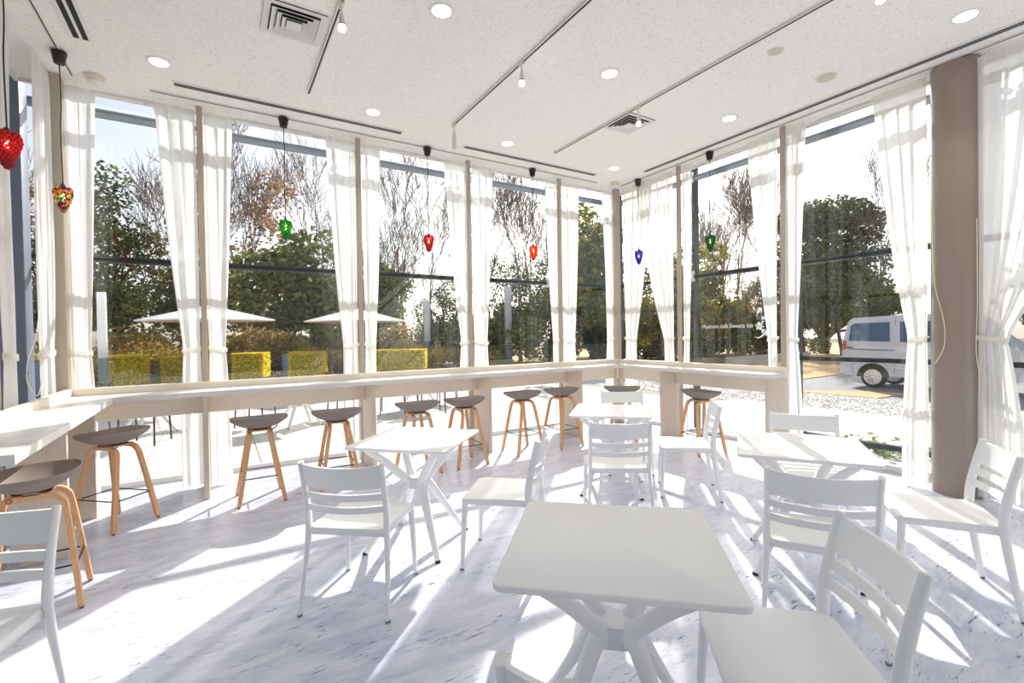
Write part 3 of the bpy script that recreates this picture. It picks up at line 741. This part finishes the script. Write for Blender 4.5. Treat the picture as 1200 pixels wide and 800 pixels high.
st = MB()   # little red ring sticker on the nearest stool
for k in range(20):
    a, b = 2*pi*k/20, 2*pi*(k+1)/20
    st.add([(-.1035, .08+r*cos(t_), .630+r*sin(t_)) for r, t_ in ((.0075, a), (.0115, a), (.0115, b), (.0075, b))]+[(-.102, .08+r*cos(t_), .630+r*sin(t_)) for r, t_ in ((.0075, a), (.0115, a), (.0115, b), (.0075, b))],
           [(0, 1, 2, 3), (7, 6, 5, 4), (1, 5, 6, 2), (0, 3, 7, 4)])
st.build('sticker', M['red'], ps)
# ------------------------------------------------------------------ lettering on the glass
def text(body, size, loc, rot, label):
    c = bpy.data.curves.new('lettering', 'FONT'); c.body = body; c.size = size; c.extrude = .0008; c.materials.append(M['lettering'])
    o_ = bpy.data.objects.new('tmp', c); C.objects.link(o_); me = bpy.data.meshes.new_from_object(o_.evaluated_get(bpy.context.evaluated_depsgraph_get())); bpy.data.objects.remove(o_)
    o = link('window_lettering', me); o.location = loc; o.rotation_euler = rot; o['label'] = label; o['category'] = 'lettering'; return o
tx = text('Museum café Sweets lab', .079, (5.972, 4.40, 1.525), (pi/2, 0, -pi/2), 'white lettering Museum café Sweets lab on the right-hand glass')
lg = MB()
rn = random.Random(5)
def blk(y0, z0, rows):
    for r, row in enumerate(rows):
        for c_, ch in enumerate(row):
            if ch != '.': lg.box((5.973, y0-c_*.017, z0-r*.017), (.002, .0165, .0165))
blk(3.585, 1.585, ['..##.', '.####', '#.###', '.##.#', '.####', '.#.##'])
blk(3.50, 1.665, ['#.###.', '##.##.', '#####.'])
blk(3.50, 1.600, ['##..#', '#....', '#...#', '....#', '##..#'])
blk(3.50, 1.490, ['###.##', '##.#.#', '#.####', '.####.', '##.##.'])
lg.tube([(5.973, 3.60, 1.40), (5.973, 3.55, 1.385), (5.973, 3.50, 1.41), (5.973, 3.455, 1.46), (5.973, 3.43, 1.50)], [.003, .007, .009, .007, .003], 6)
lo = lg.build('window_emblem', M['lettering']); lo['label'] = 'white blocky emblem with a curved swoosh on the glass beside the lettering'; lo['category'] = 'emblem'

# ------------------------------------------------------------------ outside ground
MB().bx(-60, 90, -40, 110, -.5, -.09).build('ground', M['soil'], kind='structure')
tr = MB().bx(-9, 9.6, -8, 15.6, -.3, -.05)
te = tr.build('terrace', M['joint'], kind='structure')
tm = MB().rbox((0, 0, 0), (1.19, 1.19, .04), .004, 1); tmesh = None
def tile(x, y):
    global tmesh
    if tmesh is None:
        o = tm.build('paving_tile', M['pave'], te); tmesh = o.data
    else: o = link('paving_tile', tmesh, te)
    o.location = (x, y, -.04)
xx = [-7.4+1.2*i for i in range(14)]
for x in xx:
    for j in range(8):
        y = 6.9+1.2*j
        if x > -5.5: tile(x, y)
for i in range(3):
    for j in range(9): tile(6.75+1.2*i, 5.7-1.2*j)
MB().bx(9.6, 12.2, -8, 40, -.3, -.045).build('gravel_strip', M['gravel'], kind='structure')
# pebbles on the gravel, loose stones with real relief
pb = MB(); rn = random.Random(3); 
for k in range(5200):
    x = 9.55+rn.random()*2.6; y = 2.4+rn.random()*10; s = .018+.028*rn.random(); a = rn.random()*pi
    pb.add([(x+s*cos(a), y+s*sin(a), -.045), (x-s*sin(a), y+s*cos(a), -.045), (x-s*cos(a), y-s*sin(a), -.045), (x+s*sin(a), y-s*cos(a), -.045), (x+s*.1, y, -.045+s*.45)], [(0, 1, 4), (1, 2, 4), (2, 3, 4), (3, 0, 4)])
pb.build('pebbles', M['gravel'], kind='stuff', label='loose grey pebbles in the gravel strip outside', category='gravel')
MB().prism([(12.2, 7.6), (12.2, 40), (60, 40), (60, 9.2)][::-1], -.3, -.03).build('lawn', M['dry'], kind='structure')
MB().prism([(12.2, 4.6), (12.2, 6.6), (13.4, 5.2), (13.6, 4.5)][::-1], -.3, -.035).build('lawn_wedge', M['dry'], kind='structure')
MB().bx(12.2, 60, -40, 9.6, -.3, -.055).build('road', M['asphalt'], kind='structure')
MB().bx(19.5, 26.5, 12.9, 13.15, -.03, .30).build('low_wall', M['pave'], kind='structure')

# ------------------------------------------------------------------ plants
def leaves(mb, n, fn, s, rn, flat=0):
    for k in range(n):
        p, nrm = fn(rn)
        d = Vector((rn.gauss(0, 1), rn.gauss(0, 1), rn.gauss(0, .7))).normalized(); e = d.cross(Vector((rn.gauss(0, 1), rn.gauss(0, 1), rn.gauss(0, 1)))).normalized()
        q = s*(.6+.8*rn.random()); p = Vector(p)
        mb.add([p-d*q, p+e*q*.5, p+d*q, p-e*q*.5], [(0, 1, 2, 3)])
def limb(mb, p, d, L, r, depth, rn, kids=3, spread=.55, up=.15, seg=3, taper=.6):
    pts = [p]; rr = [r]; q = Vector(d).normalized(); c = Vector(p)
    for i in range(seg):
        q = (q+Vector((rn.gauss(0, .055), rn.gauss(0, .055), up*.5+rn.gauss(0, .04)))).normalized(); c = c+q*L/seg; pts.append(c.copy()); rr.append(r*(1-(1-taper)*(i+1)/seg))
    mb.tube(pts, rr, 5 if r > .03 else 3, cap=False)
    if depth == 0: return
    for k in range(kids):
        i = rn.randint(1, seg) if k < kids-1 else seg
        a = rn.random()*2*pi; s = spread*(.6+.8*rn.random())
        u = q.orthogonal().normalized(); w = q.cross(u)
        nd = (q*cos(s)+(u*cos(a)+w*sin(a))*sin(s))
        limb(mb, pts[i], nd, L*(.64+.2*rn.random()), max(.013, rr[i]*.66), depth-1, rn, kids, spread, up, seg, taper)
def bare_mesh(seed, H, kids=3, depth=4, spread=.5, up=.25, r=.13):
    rn = random.Random(seed); mb = MB()
    limb(mb, Vector((0, 0, -.1)), Vector((0, 0, 1)), H*.36, r, depth, rn, kids, spread, up, 4, .62)
    return mb
def blob_fn(blobs, shell=.55):
    tot = [b[3]**2 for b in blobs]
    def fn(rn):
        b = rn.choices(blobs, tot)[0]
        d = Vector((rn.gauss(0, 1), rn.gauss(0, 1), rn.gauss(0, 1))).normalized(); r = b[3]*(shell+(1-shell)*rn.random())
        return (b[0]+d.x*r, b[1]+d.y*r, b[2]+d.z*r*.85), d
    return fn
PROT = {}
def tree(kind, label, x, y, sc=1, rz=0, group='trees outside the windows', cat='tree', scz=None):
    if kind not in PROT:
        rn = random.Random(len(PROT)*13+5); t = thing(kind, label, cat, (0, 0, 0))
        if kind == 'evergreen_tree':      # broad crown, 10 m
            mb = MB(); limb(mb, Vector((0, 0, -.1)), Vector((0, 0, 1)), 4.2, .22, 2, rn, 4, .7, .2, 4); mb.build('trunk', M['bark'], t, smooth=True)
            bl = [(rn.gauss(0, 1.35), rn.gauss(0, 1.35), 2.6+6.4*rn.random(), 1.0+.7*rn.random()) for k in range(26)]
            bl = [(bx*(1.25 if bz < 6.5 else .75), by*(1.25 if bz < 6.5 else .75), bz, br) for bx, by, bz, br in bl]
            mb = MB(); leaves(mb, 9500, blob_fn(bl, .35), .13, rn); mb.build('foliage', M['leaf_dark'], t, kind='stuff')
        elif kind == 'round_evergreen_tree':
            mb = MB(); limb(mb, Vector((0, 0, -.1)), Vector((0, 0, 1)), 3.8, .30, 2, rn, 4, .7, .1, 4); mb.build('trunk', M['bark'], t, smooth=True)
            bl = []
            for k in range(60):
                d = Vector((rn.gauss(0, 1), rn.gauss(0, 1), rn.gauss(0, 1))).normalized(); bl.append((d.x*2.6, d.y*2.6, 6.3+d.z*2.7, 1.15))
            mb = MB(); leaves(mb, 16000, blob_fn(bl, .6), .14, rn); mb.build('foliage', M['leaf_dark'], t, kind='stuff')
        elif kind == 'yellowing_tree':
            mb = MB(); limb(mb, Vector((0, 0, -.1)), Vector((0, 0, 1)), 2.6, .13, 3, rn, 3, .6, .2, 4); mb.build('trunk', M['bark'], t, smooth=True)
            bl = [(rn.gauss(0, 1.0), rn.gauss(0, 1.0), 1.6+4.6*rn.random(), .6+.5*rn.random()) for k in range(22)]
            mb = MB(); leaves(mb, 6000, blob_fn(bl), .14, rn); mb.build('foliage', M['leaf_yel'], t, kind='stuff')
        elif kind == 'bushy_tree':
            mb = MB(); limb(mb, Vector((0, 0, -.1)), Vector((.1, 0, 1)), 2.4, .12, 3, rn, 3, .6, .2, 4); mb.build('trunk', M['bark'], t, smooth=True)
            bl = [(rn.gauss(0, .75), rn.gauss(0, .75), 2.0+2.6*rn.random(), .55+.4*rn.random()) for k in range(22)]
            mb = MB(); leaves(mb, 6500, blob_fn(bl), .11, rn); mb.build('foliage', M['leaf_mid'], t, kind='stuff')
        elif kind == 'russet_tree':
            mb = bare_mesh(21, 9, 3, 6, .46, .22, .11); mb.build('trunk', M['twig'], t, smooth=True)
            bl = [(rn.gauss(0, 1.3), rn.gauss(0, 1.3), 2.5+5.5*rn.random(), .9) for k in range(26)]
            mb = MB(); leaves(mb, 2400, blob_fn(bl, .1), .085, rn); mb.build('foliage', M['leaf_red'], t, kind='stuff')
        elif kind == 'bare_tree':
            bare_mesh(31, 10, 3, 6, .46, .20, .12).build('trunk', M['twig'], t, smooth=True)
        elif kind == 'azalea_shrub':
            bl = [(rn.gauss(0, .75), rn.gauss(0, .5), .25+.8*rn.random(), .40) for k in range(16)]
            mb = MB()
            for k in range(7): mb.tube([(rn.gauss(0, .1), rn.gauss(0, .1), -.1), (rn.gauss(0, .5), rn.gauss(0, .3), .8)], [.02, .008], 4)
            mb.build('stems', M['bark'], t)
            mb = MB(); leaves(mb, 4200, blob_fn(bl, .4), .055, rn); mb.build('foliage', M['azalea'], t, kind='stuff')
        elif kind == 'dark_shrub':
            bl = [(rn.gauss(0, .9), rn.gauss(0, .8), .3+1.5*rn.random(), .5) for k in range(18)]
            mb = MB()
            for k in range(7): mb.tube([(rn.gauss(0, .1), rn.gauss(0, .1), -.1), (rn.gauss(0, .6), rn.gauss(0, .5), 1.5)], [.03, .01], 4)
            mb.build('stems', M['bark'], t)
            mb = MB(); leaves(mb, 4000, blob_fn(bl, .3), .09, rn); mb.build('foliage', M['leaf_mid'], t, kind='stuff')
        PROT[kind] = t; o = t
    else:
        o = copy_tree(PROT[kind])
    o.location = (x, y, -.05); o.rotation_euler = (0, 0, rz); o.scale = (sc, sc, scz or sc); o['label'] = label; o['group'] = group
    return o
G = rad
T = [
 ('evergreen_tree', 'dark broad evergreen tree filling the leftmost garden window', -3.9, 30.0, .93, 0),
 ('evergreen_tree', 'dark evergreen tree behind the curtain at the left corner post', -8.2, 36.0, .9, 2),
 ('russet_tree', 'thin tree with sparse russet leaves behind the bright green pendant', 1.0, 25.6, 1.22, 0),
 ('russet_tree', 'sparse russet tree at the left side of the second garden window', -.6, 30.2, 1.15, 2),
 ('russet_tree', 'sparse russet tree left of the red pendant', 8.1, 28.6, .75, 4),
 ('bushy_tree', 'bushy green tree with a leaning trunk between the two parasols', 2.75, 18.9, 1.05, 0),
 ('bushy_tree', 'dense dark bush behind the left parasol', -.7, 25.2, 1.0, 2.2),
 ('bushy_tree', 'dense dark bush behind the right parasol', 6.3, 24.0, 1.1, 4.2),
 ('evergreen_tree', 'dark low evergreen far behind the second garden window', 3.4, 34.5, .78, 3),
 ('bare_tree', 'bare tree in front of the pale sky left of the red pendant', 8.6, 25.0, 1.0, 1.2),
 ('bare_tree', 'bare tree partly hidden by the curtains beside the green pendant', 5.2, 30.5, 1.15, .2),
 ('bare_tree', 'bare tree just right of the red pendant', 11.4, 27.5, .95, 2.4),
 ('evergreen_tree', 'dark low evergreen below the red pendant', 10.6, 24.4, .50, 1),
 ('evergreen_tree', 'dark low evergreen left of the red pendant', 7.6, 31.8, .62, 2.5),
 ('bare_tree', 'bare tree left of the orange pendant', 14.2, 25.4, 1.05, 3),
 ('bare_tree', 'bare tree right of the orange pendant', 16.6, 25.0, 1.1, 4.4),
 ('bare_tree', 'tall bare tree directly behind the orange pendant', 18.6, 29.5, 1.25, 5.1),
 ('bare_tree', 'tall bare tree behind the middle of the lettered window', 33.6, 21.2, 1.2, 1.1),
 ('evergreen_tree', 'dark evergreen behind the tall white lamp post by the orange pendant', 14.3, 22.2, .60, 4),
 ('evergreen_tree', 'tall dark evergreen right of the orange pendant', 17.2, 21.6, .82, 1.4),
 ('evergreen_tree', 'tall dark evergreen behind the narrow corner window', 22.0, 24.0, .95, 5),
 ('yellowing_tree', 'yellow green tree in the narrow window left of the corner post', 16.4, 18.4, 1.2, 0),
 ('yellowing_tree', 'yellow green tree seen between the crossing curtains right of the corner post', 19.2, 15.0, .85, 1),
 ('yellowing_tree', 'yellow green tree behind the lettering on the glass', 22.0, 16.3, .92, 2),
 ('bare_tree', 'bare tree behind the dark green pendant', 29.4, 19.6, 1.1, 2),
 ('bare_tree', 'bare tree at the right of the lettered window', 28.6, 16.9, 1.05, 5),
 ('bare_tree', 'bare tree at the left of the lettered window', 31.0, 22.6, 1.0, 3.6),
 ('russet_tree', 'low russet thicket at the foot of the bare trees beyond the lettered window', 31.0, 19.2, .60, 3.6),
 ('russet_tree', 'low russet thicket at the right of the lettered window', 30.2, 16.8, .55, 1.6),
 ('evergreen_tree', 'dark evergreen thicket behind the lettered window', 36.5, 23.0, .55, 1.6),
 ('round_evergreen_tree', 'large round-headed dark evergreen behind the van window', 32.4, 15.0, 1.0, 0),
 ('bushy_tree', 'dark bush under the round-headed evergreen, left', 29.2, 14.6, 1.0, 1.0),
 ('bushy_tree', 'dark bush under the round-headed evergreen, right', 30.0, 12.9, 1.0, 2.0),
 ('bare_tree', 'bare tree to the right of the round-headed evergreen', 31.0, 11.2, 1.0, .8),
 ('bushy_tree', 'dark bush directly behind the silver van', 25.6, 9.6, .70, 1.8),
 ('evergreen_tree', 'dark evergreen beyond the right-hand curtain', 26.5, 3.5, .6, 2),
 ('russet_tree', 'sparse russet tree outside the left wall window', -6.2, 23.0, .9, 1),
 ('evergreen_tree', 'dark evergreen at the far left outside', -10.5, 29, .85, 1)]
for a_ in T: tree(*a_)
az = [(-3.3, 19.6), (-1.9, 19.2), (-.6, 19.8), (.6, 19.0), (1.7, 19.6), (2.9, 18.6), (4.0, 18.2), (5.1, 18.9), (6.3, 18.2), (-4.6, 20.4), (7.6, 18.6), (9.2, 18.8)]
azl = ['at the far left of the bed', 'behind the leftmost yellow hedge', 'left of the left parasol pole', 'behind the first square hedge', 'between the two square hedges', 'at the foot of the leaning bushy tree',
       'behind the second square hedge', 'left of the right parasol pole', 'behind the long yellow hedge', 'outside the left corner', 'right of the long yellow hedge', 'before the tall white lamp post']
for i, (x, y) in enumerate(az):
    tree('azalea_shrub', 'brownish low shrub '+azl[i], x, y, 1.05+.25*sin(i*2.1), i*.3, 'low shrubs in the planting bed', 'shrub', 1.0+.2*sin(i*1.7))
dsl = [(11.2, 22.6, 'below the bare tree right of the red pendant'), (12.6, 21.6, 'left of the lamp post by the orange pendant'), (15.4, 20.8, 'right of the lamp post by the orange pendant'), (17.6, 20.0, 'under the narrow corner window, left'), (18.6, 18.8, 'under the narrow corner window, right'),
 (20.4, 17.4, 'just right of the corner post'), (22.0, 18.6, 'between the crossing curtains'), (24.4, 17.6, 'left of the lettering'), (26.6, 19.0, 'behind the start of the lettering'), (28.6, 18.6, 'behind the middle of the lettering'), (29.6, 17.4, 'behind the end of the lettering'), (30.8, 16.4, 'behind the right curtain of the lettered window')]
for i, (x, y, w) in enumerate(dsl):
    tree('dark_shrub', 'dark green shrub at the tree line, '+w, x, y, 1.25+.3*sin(i*1.9), i, 'dark shrubs at the tree line', 'shrub', 1.35+.4*sin(i*2.3))
az2 = [(-2.6, 22.3, 'far left'), (-.4, 22.6, 'left of centre'), (1.8, 22.2, 'centre'), (4.2, 21.8, 'right of centre'), (6.6, 21.6, 'far right')]
for i, (x, y, w) in enumerate(az2):
    tree('azalea_shrub', 'taller brownish shrub in the back row, '+w, x, y, 1.5, i, 'low shrubs in the planting bed', 'shrub', 1.7)
# clipped yellow hedges
def hedge(label, x, y, w, d, h, rz):
    t = thing('clipped_hedge', label, 'hedge', (x, y, -.05), rz, 'clipped yellow hedges'); rn = random.Random(int(x*50))
    def fn(r):
        a, b, c = r.random()*2-1, r.random()*2-1, r.random()
        k = r.choice((0, 1, 2, 2))
        if k == 0: a = 1 if a > 0 else -1
        elif k == 1: b = 1 if b > 0 else -1
        else: c = 1
        return (a*w/2*(1-.06*r.random()), b*d/2*(1-.06*r.random()), .12+c*(h-.12)), Vector((0, 0, 1))
    mb = MB(); leaves(mb, int(6500*max(1, w)), fn, .035, rn); mb.build('foliage', M['hedge'], t, kind='stuff')
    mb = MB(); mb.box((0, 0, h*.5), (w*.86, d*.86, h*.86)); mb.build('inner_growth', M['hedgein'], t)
hedge('clipped yellow hedge at the far left, beside the first curtain', -2.15, 16.3, .95, .8, 1.12, 0)
hedge('clipped yellow hedge half hidden by the second curtain', -1.0, 16.6, .8, .8, 1.05, 0)
hedge('clipped square yellow hedge, left of two', .74, 14.85, .78, .75, 1.12, -.3)
hedge('clipped square yellow hedge, right of two', 2.08, 14.1, .90, .75, 1.12, -.3)
hedge('long clipped yellow hedge in the window with the red pendant', 4.6, 13.7, 1.45, .7, 1.12, -.42)
# parasols
def parasol(label, x, y, w, z0, z1, rz):
    t = thing('parasol', label, 'parasol', (x, y, -.02), rz, 'white parasols'); h = w/2
    v = [(-h, -h, z0), (h, -h, z0), (h, h, z0), (-h, h, z0), (0, 0, z1)]; u = [(a*.99, b*.99, c-.03) for a, b, c in v]
    MB().add(v+u, [(0, 1, 4), (1, 2, 4), (2, 3, 4), (3, 0, 4), (6, 5, 9), (7, 6, 9), (8, 7, 9), (5, 8, 9), (0, 5, 6, 1), (1, 6, 7, 2), (2, 7, 8, 3), (3, 8, 5, 0)]).build('canopy', M['canvas'], t)
    li = [(a*.985, b*.985, c-.034) for a, b, c in v]; l2 = [(a*.97, b*.97, c-.040) for a, b, c in v]
    MB().add(li+l2, [(4, 1, 0), (4, 2, 1), (4, 3, 2), (4, 0, 3), (5, 6, 9), (6, 7, 9), (7, 8, 9), (8, 5, 9)]).build('lining', M['lining'], t)
    for a, b in ((-1, -1), (1, -1), (1, 1), (-1, 1)): MB().tube([(0, 0, z1-.06), (a*h*.97, b*h*.97, z0-.045)], .012, 5).build('rib', M['dark'], t)
    MB().tube([(0, 0, .05), (0, 0, z1)], .03, 8).build('pole', M['dark'], t)
    MB().box((0, 0, .05), (.55, .55, .10)).build('base', M['dark'], t)
parasol('white square parasol outside the two leftmost garden windows', -.22, 13.1, 2.0, 1.95, 2.30, .62)
parasol('white square parasol outside, behind the curtains left of the red pendant', 3.48, 14.5, 2.05, 1.98, 2.36, .5)
# lamp posts
def lamp_post(label, x, y, z0, z1, r):
    t = thing('lamp_post', label, 'lamp post', (x, y, -.05), 0, 'tall white topped lamp posts')
    MB().lathe([(r*1.5, 0), (r*1.5, .25), (r*1.02, .26), (r*1.0, z0)], n=16).build('pole', M['polegrey'], t, smooth=40)
    MB().lathe([(r*.98, z0), (r*1.0, z0+.01), (r*1.0, z1), (r*.9, z1+.02)], n=16).build('luminous_head', M['lampwhite'], t, smooth=40)
lamp_post('tall white topped lamp post in the leftmost garden window', -2.31, 14.37, 1.13, 2.64, .09)
lamp_post('tall white topped lamp post below the red pendant', 8.23, 20.78, 1.27, 3.13, .15)
lamp_post('tall white topped lamp post below the orange pendant', 12.48, 20.5, 1.0, 3.95, .18)
t = thing('bollard', 'small blue grey bollard between the two square hedges', 'bollard', (1.77, 16.5, -.05))
MB().lathe([(.10, 0), (.10, .95)], n=14).build('body', M['tubblue'], t, smooth=40); MB().lathe([(.11, .95), (.11, 1.0), (.06, 1.03)], n=14).build('cap', M['tubblue'], t, smooth=40)
t = thing('planter', 'blue grey planter box outside the left wall window', 'planter', (-4.3, 17.4, -.05))
MB().rbox((0, 0, .5), (.55, .5, 1.0), .02, 1).build('box', M['tubblue'], t); mb = MB(); leaves(mb, 500, lambda r: ((r.gauss(0, .2), r.gauss(0, .2), 1.05+.15*r.random()), None), .06, random.Random(2)); mb.build('flowers', M['hedge'], t, kind='stuff')
# outdoor tables and chairs
def out_table(label, x, y, rz):
    o = copy_tree(pt); o.name = 'terrace_table'; o.location = (x, y, -.018); o.rotation_euler = (0, 0, rz); o['label'] = label; o['group'] = 'white terrace tables'; o.scale = (1.05, 1.05, 1)
out_table('white terrace table outside the second garden window', 1.15, 8.85, .2)
out_table('white terrace table outside the leftmost garden window', -1.0, 9.6, .5)
out_table('white terrace table outside, beyond the leftmost stools', -1.9, 8.2, .1)
out_table('white terrace table outside the window with the red pendant', 3.6, 9.6, .3)
def dark_chair():
    t = thing('terrace_chair', 'x', 'chair')
    for sx in (-1, 1):
        MB().tube([(sx*.23, -.25, 0), (sx*.22, -.22, .45), (sx*.22, -.28, .84)], .013, 6).build('leg', M['dark'], t)
        MB().tube([(sx*.23, .23, 0), (sx*.22, .20, .45)], .013, 6).build('leg', M['dark'], t)
    for k in range(6): MB().box((0, -.2+k*.08, .455), (.44, .06, .016)).build('seat_slat', M['dark'], t)
    for k in range(6): MB().box((-.18+k*.072, -.255, .65), (.045, .014, .36)).build('back_slat', M['dark'], t)
    MB().box((0, -.275, .835), (.46, .02, .03)).build('top_rail', M['dark'], t)
    return t
dc = dark_chair()
dl = [(-.95, 8.65, 200, 'dark slatted terrace chair on the near side of the leftmost outdoor table'), (-.18, 9.95, 100, 'dark slatted terrace chair right of the leftmost outdoor table'), (-1.85, 9.95, 280, 'dark slatted terrace chair left of the leftmost outdoor table'),
      (.5, 9.3, 300, 'dark slatted terrace chair left of the second outdoor table'), (2.0, 9.3, 80, 'dark slatted terrace chair right of the second outdoor table'),
      (2.9, 9.2, 20, 'dark slatted terrace chair seen below the counter behind the sunlit table'), (3.5, 8.7, 190, 'dark slatted terrace chair nearest the window with the red pendant'), (4.4, 9.8, 270, 'dark slatted terrace chair beyond the stools under the red pendant'), (5.2, 10.4, 240, 'dark slatted terrace chair farthest right on the terrace')]
for i, (x, y, a, lb) in enumerate(dl):
    o = dc if i == 0 else copy_tree(dc); o.location = (x, y, -.02); o.rotation_euler = (0, 0, rad(-a)); o['label'] = lb; o['group'] = 'dark terrace chairs'
# weeds at the foot of the glass
t = thing('weed_clump', 'low green plants outside at the foot of the van window', 'plant', (6.75, 2.55, -.02))
mb = MB(); leaves(mb, 260, lambda r: ((r.gauss(0, .14), r.gauss(0, .24), .03+abs(r.gauss(0, .06))), None), .04, random.Random(8)); mb.build('foliage', M['weed'], t, kind='stuff')
# ------------------------------------------------------------------ van (length along -y, side facing -x)
def van(x, y):
    t = thing('van', 'silver minivan parked outside beyond the right-hand windows', 'van', (x, y, -.05))
    # profile in (y: rear at 0 -> front at -3.4 , z)
    prof = [(.02, .42), (0, .75), (-.02, 1.05), (-.05, 1.35), (-.12, 1.72), (-.24, 1.83), (-1.6, 1.88), (-2.55, 1.82), (-3.05, 1.25), (-3.38, 1.0), (-3.42, .55), (-3.36, .32), (-.06, .30)]
    Wd = 1.48; v = []; f = []; n = len(prof)
    for xs, ins in ((0, 1), (Wd, 1)):
        for yy, zz in prof:
            tum = .10*max(0, (zz-1.05)/.8); v.append((xs+(tum if xs == 0 else -tum), yy, zz))
    f = [tuple(range(n)), tuple(range(n, 2*n))[::-1]]+[(i, n+i, n+(i+1) % n, (i+1) % n) for i in range(n)]
    body = MB().add(v, f).build('body', M['van'], t, smooth=20)
    def sidepanel(name, pts, m, off=-.012, par=t):
        q = [(.10*max(0, (zz-1.05)/.8)+off, yy, zz) for yy, zz in pts]; q2 = [(a+.02, b, c_) for a, b, c_ in q]; k = len(q)
        return MB().add(q+q2, [tuple(range(k)), tuple(range(k, 2*k))[::-1]]+[(i, k+i, k+(i+1) % k, (i+1) % k) for i in range(k)]).build(name, m, par)
    sidepanel('side_window', [(-.17, 1.22), (-.20, 1.62), (-.28, 1.68), (-1.06, 1.70), (-1.08, 1.20)], M['vanglass'])
    sidepanel('side_window', [(-1.30, 1.19), (-1.28, 1.70), (-2.20, 1.70), (-2.26, 1.20)], M['vanglass'])
    sidepanel('side_window', [(-2.36, 1.20), (-2.32, 1.68), (-2.52, 1.68), (-2.88, 1.25)], M['vanglass'])
    sidepanel('tail_lamp', [(-.0, .98), (-.04, 1.22), (-.10, 1.22), (-.09, .98)], M['red'])
    sidepanel('door_rail', [(-.18, .985), (-.18, 1.02), (-1.2, .99), (-1.2, .955)], M['polegrey'])
    sidepanel('door_handle', [(-.14, 1.02), (-.14, 1.06), (-.28, 1.06), (-.28, 1.02)], M['black'], -.03)
    for yy in (-1.18, -2.31): sidepanel('door_seam', [(yy, .42), (yy, 1.76), (yy-.014, 1.76), (yy-.014, .42)], M['polegrey'], -.008)
    sidepanel('bumper', [(.03, .34), (.03, .62), (-.25, .62), (-.25, .34)], M['van'], -.02)
    for yy in (-.72, -2.75):
        # wheel arch, tyre, hub
        arch = [(yy+.36*cos(a), .28+.36*sin(a)) for a in [pi*k/12 for k in range(13)]]
        sidepanel('wheel_arch', arch, M['black'], -.006)
        for xs in (.02, Wd-.20):
            q = MB().lathe([(.20, -.09), (.265, -.08), (.28, -.05), (.28, .05), (.265, .08), (.20, .09)], n=24)
            w = MB().add([(v_[2]+xs+.07, v_[0]+yy, v_[1]+.28) for v_ in q.v], q.f).build('wheel', M['tyre'], t, smooth=40)
            hb = MB().add([(v_[2]+xs+.07, v_[0]+yy, v_[1]+.28) for v_ in MB().lathe([(.05, -.105), (.06, -.10), (.06, -.09)], n=12).v], MB().lathe([(.05, -.105), (.06, -.10), (.06, -.09)], n=12).f)
            for k in range(12):
                a = 2*pi*k/12; hb.tube([(xs-.028, yy+.05*cos(a), .28+.05*sin(a)), (xs-.024, yy+.185*cos(a), .28+.185*sin(a))], .013, 5)
            rg = MB().lathe([(.175, -.098), (.20, -.098), (.20, -.088), (.175, -.088)], n=24); hb.add([(v_[2]+xs+.07, v_[0]+yy, v_[1]+.28) for v_ in rg.v], rg.f)
            hb.build('hub_cap', M['chrome'], w)
    return t
van(14.45, 6.25)
